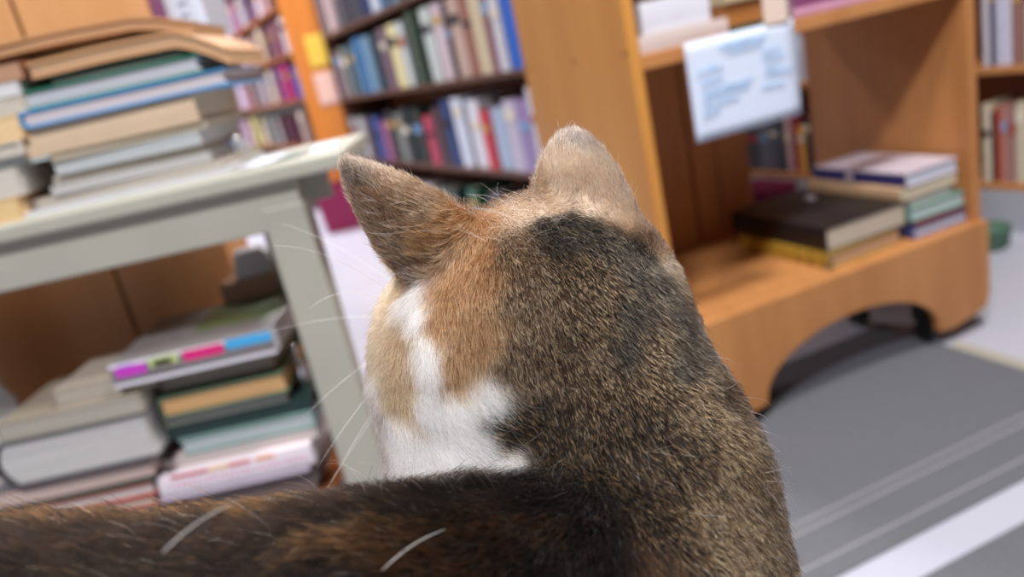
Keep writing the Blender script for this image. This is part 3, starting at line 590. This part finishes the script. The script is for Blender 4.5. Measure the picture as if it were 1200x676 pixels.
def cat_sdf(P):
    d=sd_ell(P,(.004,.345,.7155),(.056,.060,.044),yaw=28,pitch=-6)          # skull
    d=smin(d,sd_ell(P,(.036,.322,.720),(.024,.028,.026)),.018)
    d=smin(d,sd_ell(P,(-.034,.353,.704),(.034,.036,.034)),.020)            # left cheek
    d=smin(d,sd_ell(P,(.036,.375,.700),(.030,.032,.030)),.020)             # right cheek
    d=smin(d,sd_cap(P,(-.020,.392,.704),(-.034,.418,.694),.022,.015),.018) # muzzle
    d=smin(d,sd_ell(P,(-.034,.408,.682),(.014,.016,.010)),.010)            # chin
    d=smin(d,sd_cap(P,(.019,.330,.710),(.038,.285,.645),.048,.051),.030)   # neck
    d=smin(d,sd_cap(P,(-.026,.327,.690),(-.022,.305,.620),.043,.052),.022) # throat ruff
    d=smin(d,sd_ell(P,(.019,.270,.574),(.071,.070,.080)),.030)             # shoulders
    d=smin(d,sd_cap(P,(.005,.245,.609),(-.075,.205,.626),.066,.067),.020)  # chest to flank
    d=smin(d,sd_cap(P,(-.075,.205,.626),(-.190,.190,.652),.068,.076),.030)
    d=smin(d,sd_ell(P,(-.275,.185,.632),(.105,.085,.098)),.040)            # haunch
    d=smin(d,sd_ell(P,(-.270,.270,.575),(.070,.045,.055)),.020)            # thigh
    d=smin(d,sd_cap(P,(-.260,.300,.528),(-.190,.320,.522),.022,.018),.014) # hind paw
    d=smin(d,sd_cap(P,(.045,.330,.570),(.030,.385,.525),.030,.022),.020)   # fore legs
    d=smin(d,sd_cap(P,(-.020,.330,.570),(-.040,.385,.525),.030,.022),.020)
    d=smin(d,sd_cap(P,(.030,.385,.525),(-.005,.405,.522),.020,.017),.012)
    d=smin(d,sd_cap(P,(-.040,.385,.525),(-.075,.400,.522),.020,.017),.012)
    for (a,b,ra,rb) in (((-.360,.180,.575),(-.385,.260,.530),.024,.020),((-.385,.260,.530),(-.320,.335,.520),.020,.017),((-.320,.335,.520),(-.230,.365,.517),.017,.014)):
        d=smin(d,sd_cap(P,a,b,ra,rb),.014)                                 # tail curled round the hind paw
    return d
def cat_grid():
    ax=[CAT_LO[i]+VX*np.arange(CAT_N[i]) for i in range(3)]
    P=np.stack(np.meshgrid(*ax,indexing='ij'),-1).astype(np.float32)
    D=cat_sdf(P)
    for nm,S in EARS.items():
        lo=S.min(0)-.02; hi=S.max(0)+.02
        i0=np.maximum(((lo-CAT_LO)/VX).astype(int),0); i1=np.minimum(((hi-CAT_LO)/VX).astype(int)+1,CAT_N)
        sub=P[i0[0]:i1[0],i0[1]:i1[1],i0[2]:i1[2]]
        E=np.full(sub.shape[:3],1.0,dtype=np.float32); R=6
        base=np.rint((S-CAT_LO)/VX).astype(int)-i0
        off=np.stack(np.meshgrid(*[np.arange(-R,R+1)]*3,indexing='ij'),-1).reshape(-1,3)
        th=np.float32(.0021)
        for o in off:
            ix=base+o
            ok=((ix>=0)&(ix<np.array(E.shape))).all(1); ix=ix[ok]
            Q=CAT_LO+VX*(ix+i0)
            dd=np.linalg.norm(Q-S[ok],axis=1).astype(np.float32)-th
            np.minimum.at(E,(ix[:,0],ix[:,1],ix[:,2]),dd)
        s=D[i0[0]:i1[0],i0[1]:i1[1],i0[2]:i1[2]]
        D[i0[0]:i1[0],i0[1]:i1[1],i0[2]:i1[2]]=smin(s,E,.0085)
    return D
def surface_nets(D):
    n=np.array(D.shape); ins=D<0
    c=[(i,j,k) for i in (0,1) for j in (0,1) for k in (0,1)]
    sl=lambda o:D[o[0]:n[0]-1+o[0],o[1]:n[1]-1+o[1],o[2]:n[2]-1+o[2]]
    cnt=sum((sl(o)<0).astype(np.int8) for o in c)
    act=(cnt>0)&(cnt<8); idx=np.full(act.shape,-1,dtype=np.int64); I=np.argwhere(act); idx[act]=np.arange(len(I))
    pos=np.zeros((len(I),3)); num=np.zeros(len(I))
    for a in c:
        for ax in range(3):
            if a[ax]: continue
            b=list(a); b[ax]=1
            va=D[I[:,0]+a[0],I[:,1]+a[1],I[:,2]+a[2]]; vb=D[I[:,0]+b[0],I[:,1]+b[1],I[:,2]+b[2]]
            m=(va<0)!=(vb<0); t=np.where(m,va/(va-vb+1e-12),0)
            p=np.array(a,float)+np.zeros((len(I),3)); p[:,ax]+=t
            pos[m]+=p[m]; num+=m
    pos=I+pos/num[:,None]
    V=CAT_LO+VX*pos; F=[]
    for ax in range(3):
        o=[0,0,0]; o[ax]=1
        a=D[:n[0]-o[0],:n[1]-o[1],:n[2]-o[2]]<0; b=D[o[0]:,o[1]:,o[2]:]<0
        E=np.argwhere(a!=b); u,v=[(1,2),(2,0),(0,1)][ax]
        E=E[(E[:,u]>0)&(E[:,v]>0)&(E[:,u]<n[u]-1)&(E[:,v]<n[v]-1)]
        fl=a[E[:,0],E[:,1],E[:,2]]
        def g(du,dv):
            q=E.copy(); q[:,u]-=du; q[:,v]-=dv; return idx[q[:,0],q[:,1],q[:,2]]
        Q=np.stack([g(1,1),g(0,1),g(0,0),g(1,0)],1)
        Q[~fl]=Q[~fl][:,::-1]; F.append(Q)
    return V,np.concatenate(F)
# ---------------------------------------------------------------- CAT: body mesh, fur, eyes, nose, whiskers
CAT=empty('cat',(0,.30,.503)); tag(CAT,'brown tabby cat with ginger ears and white throat, seen from behind','cat')
COFF=np.array([0,.30,.503])
D_=cat_grid(); V_,F_=surface_nets(D_)
def sample_grid(P):
    q=(P-CAT_LO)/VX; i=np.clip(q.astype(int),0,CAT_N-2); f=q-i; r=0
    for a in (0,1):
        for b in (0,1):
            for c in (0,1):
                w=(f[:,0] if a else 1-f[:,0])*(f[:,1] if b else 1-f[:,1])*(f[:,2] if c else 1-f[:,2])
                r=r+w*D_[i[:,0]+a,i[:,1]+b,i[:,2]+c]
    return r
def grad(P,e=.0022):
    g=np.stack([sample_grid(P+d)-sample_grid(P-d) for d in np.eye(3)*e],1)
    return g/np.maximum(np.linalg.norm(g,axis=1,keepdims=True),1e-9)
# coat zones, anchored on the body
ANCH={
 'W':[(-.044,.316,.738),(-.043,.305,.732),(-.04,.296,.725),(-.039,.291,.715),(-.044,.289,.702),(-.034,.283,.698),(-.021,.279,.703),(-.041,.28,.686),(-.059,.296,.686),(-.064,.305,.691),(-.027,.276,.685),(-.018,.268,.678),(-.05,.283,.679),(-.069,.319,.7),(-.033,.281,.69),(-.07,.30,.66),(-.05,.28,.65),(-.03,.40,.66),(-.045,.40,.68),(-.02,.42,.685),(-.02,.36,.62),(-.07,.33,.64),(-.03,.36,.66),(.0,.40,.52),(-.07,.40,.52),(-.02,.39,.70),(-.05,.405,.70),(-.05,.25,.66)],
 'B':[(-.06,.318,.726),(-.058,.303,.712),(-.062,.32,.715),(-.055,.30,.703),(-.066,.335,.728),(-.06,.305,.700),(-.050,.305,.728),(-.058,.327,.73),(-.056,.309,.72),(-.054,.298,.708),(-.064,.329,.72),(-.052,.329,.738),(-.065,.35,.71),(-.05,.37,.72),(.02,.40,.71)],
 'G':[(-.027,.302,.746),(-.023,.289,.731),(-.034,.296,.731),(-.03,.287,.715),(-.01,.301,.757),(-.01,.287,.743),(-.036,.316,.756),(-.018,.318,.766),(-.023,.285,.722),(-.03,.316,.762),(-.014,.283,.727),(-.01,.316,.765)],
 'E':[(-.048,.32,.78),(-.047,.32,.769),(-.038,.317,.775),(-.041,.321,.756),(-.028,.318,.774)],
 'F':[(-.044,.322,.744),(-.053,.325,.792),(-.055,.325,.796),(-.051,.323,.793)],
 'R':[(.058,.320,.742),(.062,.315,.735),(.036,.322,.778),(.028,.325,.773),(.043,.32,.771),(.022,.316,.767),(.043,.316,.762),(.053,.316,.756),(.008,.316,.768)],
 'Q':[(.04,.327,.789),(.044,.324,.787)],
 'K':[(.02,.305,.762),(.028,.305,.759),(.036,.303,.755),(.044,.298,.748),(.054,.3,.737),(.024,.296,.756),(.058,.296,.726),(.038,.299,.752),(.048,.293,.735),(.063,.296,.712),(.066,.291,.703),(.055,.274,.7),(.04,.28,.723),(.038,.274,.711),(-.23,.365,.517),(-.36,.27,.53)],
 'T':[(.0,.30,.76),(.006,.29,.75),(.006,.28,.735),(-.004,.285,.739),(-.004,.278,.723),(.0,.296,.756),(.005,.285,.743),(-.001,.274,.71),(-.006,.279,.716)],
 'A':[(.066,.314,.742),(.074,.31,.73),(.078,.306,.716),(.027,.285,.742),(.03,.278,.726),(.01,.272,.715),(.024,.265,.704),(.055,.265,.689),(.066,.257,.672),(.022,.275,.722),(.046,.272,.707),(.067,.245,.66),(.072,.238,.645),(.052,.222,.651),(.043,.267,.698),(.048,.233,.662),(.032,.283,.735),(-.01,.37,.76),(.03,.36,.75),(.08,.27,.60),(.05,.38,.70),(-.2,.3,.56),(-.3,.12,.62)],
 'D':[(-.005,.27,.691),(-.016,.272,.688),(.002,.261,.682),(.018,.254,.685),(.047,.248,.675),(.035,.256,.687),(.015,.246,.677),(.038,.24,.671),(.075,.281,.681),(.031,.225,.665),(.003,.268,.697)],
 'S':[(.084,.30,.70),(.088,.295,.685),(.09,.29,.665)],  # S: silvery sheen along the right contour, put into the hair colour
 'N':[(-.141,.204,.715),(-.147,.194,.72),(-.16,.205,.722),(-.09,.198,.706),(-.109,.218,.706),(-.043,.223,.696),(-.028,.246,.682),(-.063,.216,.702),(-.005,.233,.676),(.009,.218,.669),(-.003,.207,.673),(-.081,.21,.704),(-.114,.197,.71),(-.065,.191,.702),(-.054,.229,.698),(-.016,.251,.678),(.007,.237,.673),(-.25,.19,.74),(-.35,.2,.65),(0,.2,.6),(-.1,.13,.63)],
 'M':[(-.149,.228,.711),(-.03,.2,.689),(-.042,.2,.695),(-.02,.213,.685),(-.056,.202,.701),(-.1,.23,.702),(-.006,.22,.678),(-.037,.192,.691),(.022,.215,.661),(-.066,.199,.702),(-.20,.22,.73),(-.12,.235,.70)]}
# per zone: root, middle, tip A, tip B, chance of tip B, length mm, lift, sigma mm
Z={ 'W':((225,222,222),(244,242,242),(250,249,250),(236,228,220),.25,11,.34,5.5),
    'B':((120,92,66),(176,142,104),(214,190,156),(150,118,84),.35,6,.36,7.0),
    'G':((88,60,40),(156,112,74),(206,160,114),(112,80,54),.40,7,.28,7.0),
    'E':((78,58,44),(128,98,74),(212,182,148),(96,74,58),.48,5,.20,8.0),
    'F':((66,56,50),(94,80,72),(130,114,102),(196,168,140),.25,5,.20,4.5),
    'R':((116,94,76),(180,154,130),(216,194,168),(156,132,112),.4,5,.24,7.0),
    'Q':((84,72,66),(110,98,92),(150,138,132),(96,84,78),.4,4,.24,4.5),
    'K':((16,14,13),(26,22,19),(34,29,25),(176,146,108),.24,6,.40,6.0),
    'T':((44,33,24),(88,67,46),(212,178,134),(50,38,28),.50,6,.40,6.0),
    'A':((26,18,12),(58,41,26),(218,170,112),(32,22,14),.60,5.5,.46,7.0),
    'D':((15,10,7),(30,20,13),(184,132,82),(24,16,11),.70,7,.42,7.0),
    'S':((44,36,30),(88,74,62),(196,184,170),(84,72,62),.45,5,.34,8.0),
    'N':((6,4,3),(10,6,4),(34,19,10),(8,5,4),.62,11,.36,8.0),
    'M':((10,6,4),(27,15,8),(92,54,26),(16,10,6),.5,12,.38,7.0)}
ZK=list(Z); lin3=lambda c:np.array(lin(c))
def zones(P,jit=0):
    W=np.zeros((len(P),len(ZK)))
    for zi,k in enumerate(ZK):
        A=np.array(ANCH[k]); s=Z[k][7]*.001
        for c0 in range(0,len(P),60000):
            d=((P[c0:c0+60000,None,:]-A[None])**2).sum(-1)
            dm=d.min(1)
            W[c0:c0+60000,zi]=1/(dm/s**2+.03)**1.7
    return W/W.sum(1,keepdims=True)
FLOW=[((.005,.335,.768),(.35,-.9,-.1)),((-.02,.40,.735),(.3,-.7,.6)),((-.052,.325,.78),(-.45,.1,.9)),((-.035,.322,.76),(-.75,.1,.6)),((-.056,.33,.797),(-.2,.1,1)),((.040,.322,.775),(0,.05,1)),((.043,.33,.79),(.0,.1,1)),((.045,.318,.755),(.1,-.2,.6)),
 ((-.02,.30,.745),(.0,-.5,-.9)),((-.03,.288,.72),(.05,-.3,-1)),((.03,.30,.755),(.3,-.7,-.55)),((.02,.28,.72),(.22,-.3,-.9)),((.06,.285,.71),(.35,-.35,-.85)),((.085,.30,.69),(.4,-.2,-.85)),((.04,.25,.68),(.2,-.4,-.8)),
 ((-.06,.31,.71),(-.10,-.4,-.9)),((-.066,.33,.735),(-.2,-.5,-.8)),((-.05,.285,.69),(.45,-.35,-.55)),((-.02,.275,.69),(.7,-.3,-.5)),((-.045,.295,.725),(.1,-.4,-.9)),((-.07,.31,.675),(.1,-.3,-.9)),
 ((0,.255,.675),(.35,-.5,-.6)),((.05,.23,.65),(.0,-.5,-.8)),((.09,.26,.62),(.2,-.2,-1)),((-.01,.235,.68),(-.6,-.5,-.1)),((-.06,.21,.70),(-.9,-.3,.15)),((-.12,.21,.71),(-1,-.1,.2)),((-.06,.16,.66),(-.8,-.2,-.6)),((-.25,.2,.73),(-1,0,0)),((-.35,.2,.6),(-.5,0,-1)),((-.3,.3,.55),(-.3,.3,-.6)),((-.39,.26,.53),(0,1,0)),((-.3,.34,.52),(1,.3,0)),((-.03,.4,.69),(0,-.9,-.2)),((-.02,.39,.6),(0,.1,-1)),((0,.4,.53),(-.3,1,0))]
def flow(P,N):
    A=np.array([a for a,_ in FLOW]); Dv=np.array([d for _,d in FLOW],float); Dv/=np.linalg.norm(Dv,axis=1,keepdims=True)
    w=1/(((P[:,None]-A[None])**2).sum(-1)+2e-5)**2; v=(w[...,None]*Dv[None]).sum(1)
    v-=(v*N).sum(1,keepdims=True)*N
    return v/np.maximum(np.linalg.norm(v,axis=1,keepdims=True),1e-9)
# body mesh with an under-coat colour per vertex
NV=grad(V_); Wv=zones(V_)
und=np.stack([.55*lin3(Z[k][0])+.45*lin3(Z[k][1]) for k in ZK]); colv=Wv@und
me=bpy.data.meshes.new('body'); me.from_pydata((V_-COFF).tolist(),[],F_.tolist()); me.shade_smooth()
ca=me.color_attributes.new('coat','FLOAT_COLOR','POINT'); ca.data.foreach_set('color',np.concatenate([colv,np.ones((len(V_),1))],1).astype(np.float32).ravel())
sk=bpy.data.materials.new('undercoat'); sk.use_nodes=True; nt=sk.node_tree; b=nt.nodes['Principled BSDF']; b.inputs['Roughness'].default_value=.95; b.inputs['Specular IOR Level'].default_value=.1
at_=nt.nodes.new('ShaderNodeAttribute'); at_.attribute_name='coat'; nt.links.new(at_.outputs['Color'],b.inputs['Base Color'])
me.materials.append(sk); body=link('body',me,CAT)
# roots
tri=np.concatenate([F_[:,[0,1,2]],F_[:,[0,2,3]]]); a,b_,c=V_[tri[:,0]],V_[tri[:,1]],V_[tri[:,2]]
area=np.linalg.norm(np.cross(b_-a,c-a),axis=1)/2; cen=(a+b_+c)/3; tn=NV[tri[:,0]]
view=EYE-cen; view/=np.linalg.norm(view,axis=1,keepdims=True); fac=(view*tn).sum(1)
dens=np.where(fac>-.25,1.0,.22)*np.where(cen[:,0]<-.20,.15,1)*np.where(cen[:,2]<.60,.25,1)
isear=(cen[:,2]>.752)&((cen[:,0]<-.02)|(cen[:,0]>.02)); dens=dens*np.where(isear,1.6,1)
NH=FUR_N
pr_=area*dens; pr_/=pr_.sum(); ti=NR.choice(len(tri),NH,p=pr_)
r1,r2=NR.random(NH),NR.random(NH); fl=r1+r2>1; r1[fl]=1-r1[fl]; r2[fl]=1-r2[fl]
P=a[ti]+(b_[ti]-a[ti])*r1[:,None]+(c[ti]-a[ti])*r2[:,None]; N=grad(P); Dr=flow(P,N)
Wz=zones(P); Wj=Wz**1.3; Wj/=Wj.sum(1,keepdims=True); zi=(Wj.cumsum(1)>NR.random(NH)[:,None]).argmax(1)
g=lambda i:np.array([Z[k][i] for k in ZK],dtype=float)
lenz=(Wz@g(5))*.001; lift=Wz@g(6); pb=g(4)[zi]
# clump noise: low-frequency variation of length, lift and brightness
def vnoise(P,f,seed):
    rs=np.random.default_rng(seed); K=rs.normal(size=(10,3))*f; ph=rs.random(10)*6.28
    return np.sin(P@K.T+ph).mean(1)*1.6
cn=vnoise(P,420,3); cn2=vnoise(P,170,5)
L=lenz*NR.uniform(.65,1.15,NH)*(1+.18*cn)
long_=NR.random(NH)<.012; L=np.where(long_,L*1.6,L)
lift=lift*NR.uniform(.6,1.5,NH)*(1+.35*cn2)
side=np.cross(N,Dr); sw=NR.normal(0,.16,NH)+.20*cn+.12*vnoise(P,90,8)
Dv=Dr+side*sw[:,None]; Dv/=np.linalg.norm(Dv,axis=1,keepdims=True)
K5=6; pts=np.zeros((NH,K5,3)); th0=np.clip(lift*2.0,.1,1.15); th1=np.clip(lift*.55,.02,.6); p=P-N*.0004; pts[:,0]=p
for k in range(1,K5):
    t=(k-.5)/(K5-1); th=th0*(1-t)+th1*t
    st=Dv*np.cos(th)[:,None]+N*np.sin(th)[:,None]+NR.normal(0,.05,(NH,3))
    p=p+st*(L/(K5-1))[:,None]; pts[:,k]=p
cr,cm,ct,cb=[np.stack([lin3(Z[k][i]) for k in ZK]) for i in range(4)]
tick=(NR.random(NH)<np.array([{'A':.17,'D':.14,'K':.08,'S':.17,'N':.05,'M':.10,'T':.14}.get(q,.05) for q in ZK])[zi]); tipB=(NR.random(NH)<np.minimum(pb*1.25,.9))&~tick; ctip=np.where(tipB[:,None],cb[zi],ct[zi])
mixm=Wz@cm*.5+cm[zi]*.5; mixr=Wz@cr*.5+cr[zi]*.5
grey=NR.random(NH)<np.where(np.isin(zi,[ZK.index('W')]),.0,.006)
ctip=np.where(grey[:,None],lin3((214,212,210)),ctip); 
col=np.zeros((NH,K5,4),dtype=np.float32); col[...,3]=1; br=(1+.22*NR.normal(size=NH)+.14*cn)[:,None].clip(.5,1.6)
prof=[(1,0,0),(.85,.15,0),(.35,.65,0),(0,.75,.25),(0,.05,.95),(0,.1,.9)]
for k,(wr,wm_,wt) in enumerate(prof): col[:,k,:3]=np.clip((mixr*wr+mixm*wm_+ctip*wt)*br,0,.95)
col[grey,:,:3]=lin3((206,204,204))
rad0=np.where(long_|grey,.000062,.000056)
rad0=np.where(tick,.000105,rad0)
radp=rad0[:,None]*np.array([.8,.9,1,1,.8,.22])[None]
def hair_obj(name,pts,rad,col,m,parent):
    n,k,_=pts.shape; cu=bpy.data.hair_curves.new(name); cu.add_curves([k]*n)
    cu.points.foreach_set('position',(pts-COFF).astype(np.float32).ravel())
    ra=cu.attributes.get('radius') or cu.attributes.new('radius','FLOAT','POINT'); ra.data.foreach_set('value',rad.astype(np.float32).ravel())
    at2=cu.attributes.new('coat','FLOAT_COLOR','POINT'); at2.data.foreach_set('color',col.astype(np.float32).ravel())
    cu.materials.append(m); return link(name,cu,parent)
hm=bpy.data.materials.new('fur'); hm.use_nodes=True; nt=hm.node_tree; nt.nodes.clear()
ou=nt.nodes.new('ShaderNodeOutputMaterial'); hb=nt.nodes.new('ShaderNodeBsdfHairPrincipled'); an=nt.nodes.new('ShaderNodeAttribute'); an.attribute_name='coat'
hb.parametrization='COLOR'; hb.inputs['IOR'].default_value=1.32; hb.inputs['Roughness'].default_value=.48; hb.inputs['Radial Roughness'].default_value=.7; 
nt.links.new(an.outputs['Color'],hb.inputs['Color']); nt.links.new(hb.outputs[0],ou.inputs[0])
hair_obj('fur',pts,radp,col,hm,body)
# stray pale guard hairs: crown, neck fold, flank
ST=[]
def stray(c,spread,n,L,d,up=.3):
    c=np.array(c); q=c+NR.normal(0,1,(n,3))*np.array(spread)
    for _ in range(6): q=q-grad(q)*sample_grid(q)[:,None]
    nn=grad(q); d=np.array(d,float)+NR.normal(0,.35,(n,3)); d-=(d*nn).sum(1,keepdims=True)*nn; d/=np.linalg.norm(d,axis=1,keepdims=True)
    ln=L*NR.uniform(.6,1.3,n); cv=NR.normal(0,.5,(n,1)); sd=np.cross(nn,d); P_=[q]; x=q+nn*.004
    P_=[q]; x=q.copy()
    for k in range(1,8):
        t=k/7; v=d*(.75)+nn*(up*(1.3-t*1.5)+.25)+sd*cv*t; v/=np.linalg.norm(v,axis=1,keepdims=True); x=x+v*(ln/7)[:,None]; P_.append(x.copy())
    ST.append(np.stack(P_,1))
stray((.0,.315,.768),(.018,.008,.004),26,.018,(-.2,-.4,.5),.7)
stray((.02,.305,.76),(.02,.01,.004),16,.015,(.3,-.6,.1),.7)
stray((.015,.25,.675),(.022,.012,.006),46,.011,(.35,-.3,-.7),.45)
stray((-.02,.28,.69),(.02,.01,.012),40,.014,(.6,-.3,-.5),.45)
stray((.088,.28,.645),(.006,.02,.035),40,.013,(.5,0,-.6),.9)
stray((.05,.22,.655),(.02,.02,.015),14,.014,(.5,-.3,-.3),.4)
stray((-.10,.215,.71),(.05,.008,.004),14,.018,(-.9,0,.3),.7)
stray((-.045,.24,.69),(.012,.01,.004),30,.020,(-.3,.2,.6),.9)
stray((-.044,.318,.775),(.007,.003,.010),44,.009,(-.6,.1,.5),.10)
stray((-.070,.335,.705),(.004,.012,.022),170,.0075,(-.2,-.3,-.7),.9)
stray((.008,.31,.765),(.014,.008,.003),22,.020,(-.3,-.2,.4),.6)
S_=np.concatenate(ST); sc=np.ones((len(S_),8,4),dtype=np.float32); sc[...,:3]=lin3((226,224,224))
hair_obj('guard_hairs',S_,np.full(S_.shape[:2],.00007)*np.linspace(1,.3,8)[None],sc,hm,body)
# two long broad pale hairs lying on the flank near the lens
# ear edges: fringe of fine light hairs along the rim
RM=[]
for nm,Sx,sgn in (('left',EARS['left'],-1),('right',EARS['right'],1)):
    G=Sx.reshape(90,90,3)
    for edge in (0,-1):
        E_=G[:,edge]; n=420; ii=NR.integers(14,88,n); q=E_[ii]+NR.normal(0,.0006,(n,3)); other=G[:,45][ii]
        out=q-other; out/=np.maximum(np.linalg.norm(out,axis=1,keepdims=True),1e-6); up=G[-1,45]-G[0,45]; up/=np.linalg.norm(up)
        d=out*.6+up*.9+NR.normal(0,.15,(n,3)); d/=np.linalg.norm(d,axis=1,keepdims=True); ln=NR.uniform(.002,.0045,n)
        RM.append(np.stack([q+d*(ln*k/4)[:,None] for k in range(5)],1))
RM=np.concatenate(RM); rc=np.ones((len(RM),5,4),dtype=np.float32); rc[...,:3]=lin3((232,206,176))
hair_obj('ear_fringe',RM,np.full(RM.shape[:2],.00005)*np.linspace(1,.3,5)[None],rc,hm,body)
# face, hidden from this side: eyes, nose
EM=mat('eye_amber',(150,150,60),.05,.6,coat=1); PM=mat('pupil',(8,8,8),.05,.6)
def sph(c,r,name,m,parent,sc=(1,1,1),n=20):
    mb=MB(); prof=[(r*math.sin(math.pi*i/12),-r*math.cos(math.pi*i/12)) for i in range(13)]; mb.lathe(prof,n); o=mb.build(name,m,parent,smooth=True); o.location=Vector(np.array(c)-COFF) if parent is CAT else c; o.scale=sc; return o
for ex,ey,ez in ((-.046,.392,.722),(.000,.402,.724)):
    e=sph((ex,ey,ez),.0105,'eye',EM,CAT); pu=sph((-.0045,.0075,.0),.0040,'pupil',PM,e,(.6,1,1.2))
sph((-.0365,.4315,.698),.005,'nose',mat('nose_pink',(196,128,118),.5,.4),CAT,(1.1,.7,.8))
WHM=mat('whisker_white',(236,234,230),.35,.5)
def whisk(a,b,sag,r=.00016):
    a,b=np.array(a),np.array(b); P=[]
    for k in range(15):
        t=k/14; P.append(tuple(a+(b-a)*t+np.array([0,0,1])*sag*4*t*(1-t)-COFF))
    o=MB().tube(P,[r*(1-.75*k/14) for k in range(15)],5).build('whisker',WHM,CAT,smooth=True); return o
MU=(-.052,.395,.696)
for (px,py,Y,sag,sx,sy,sz) in ((318,288,.37,.010,-.002,0,.012),(362,362,.36,.012,-.002,-.004,.008),(330,262,.42,.006,0,.01,.014),(345,500,.37,.004,-.004,0,0),(372,548,.35,.004,-.002,-.002,-.004),(386,570,.34,.004,0,-.004,-.006),(300,395,.44,.006,0,.008,.004),(372,590,.37,.002,0,0,-.008)):
    whisk((MU[0]+sx,MU[1]+sy,MU[2]+sz),at(px,py,Y),sag)
for a_,b_ in ((at(190,648,.165),at(278,588,.185)),(at(448,668,.185),at(522,620,.20))):
    MB().tube([tuple(np.array(a_)*(1-t)+np.array(b_)*t+np.array([0,0,.0015])*math.sin(3.14*t)-COFF) for t in np.linspace(0,1,8)],[.00022,.00025,.00025,.00022,.0002,.0002,.00015,.0001],6).build('stray_hair',mat('dull_hair',(150,146,144),.6,.2),CAT,smooth=True)
for b_ in ((.06,.47,.70),(.07,.46,.69),(.08,.45,.68),(.05,.48,.71)): whisk((-.012,.418,.694),b_,.006)
# ---------------------------------------------------------------- bench under the cat (out of the picture)
bn=empty('wooden_bench',(-.2,.2,0)); tag(bn,'plain wooden bench the tabby cat is lying on','bench')
MB().box((-.28,-.20,.463),(.285,.225,.4945)).build('bench_top',W_TR,bn,bevel=.004)
for x in (-.26,.225):
    for y in (-.18,.165): MB().box((x,y,0),(x+.04,y+.04,.464)).build('leg',W_TR,bn,bevel=.003)
# ---------------------------------------------------------------- lights: ceiling panels with the lamps inside them
def lamp(x,y,w,d,power,col,rz=0,label=''):
    e=empty('ceiling_light',(x,y,2.86),rz); tag(e,label,'ceiling light','ceiling light panels')
    MB().box((-w/2-.02,-d/2-.02,.0),(w/2+.02,d/2+.02,.04)).build('frame',mat('lamp_frame',(210,210,210),.5,.4),e,bevel=.004)
    l=bpy.data.lights.new('lamp','AREA'); l.shape='RECTANGLE'; l.size=w; l.size_y=d; l.energy=power; l.color=col
    lo=bpy.data.objects.new('lamp',l); lo.location=(0,0,-.012); lo.parent=e; C.objects.link(lo)
K0=(1,.95,.88)
lamp(.85,.72,.35,.35,LP[0],(1,.97,.93),label='square ceiling light panel above the grey floor mats')
lamp(-.35,-.55,.6,.3,LP[1],(.99,.98,1),label='long ceiling light panel above and behind the cat')
lamp(-.5,3.5,1.2,.3,LP[3],(1,.96,.93),label='long ceiling light panel between the far bookcases')
lamp(-2.2,5.6,1.2,.3,LP[4],(1,.96,1),label='long ceiling light panel above the far bookcases')
w=bpy.data.worlds.new('world'); bpy.context.scene.world=w; w.use_nodes=True; bg=w.node_tree.nodes['Background']; bg.inputs[0].default_value=(.86,.92,1,1); bg.inputs[1].default_value=WORLD
sc=bpy.context.scene; sc.view_settings.view_transform='Standard'; sc.view_settings.look='None'; sc.view_settings.gamma=1; sc.view_settings.use_curve_mapping=False; sc.view_settings.exposure=EXPO
sc.cycles.max_bounces=10; sc.cycles.diffuse_bounces=3; sc.cycles.glossy_bounces=4; sc.cycles.transmission_bounces=8
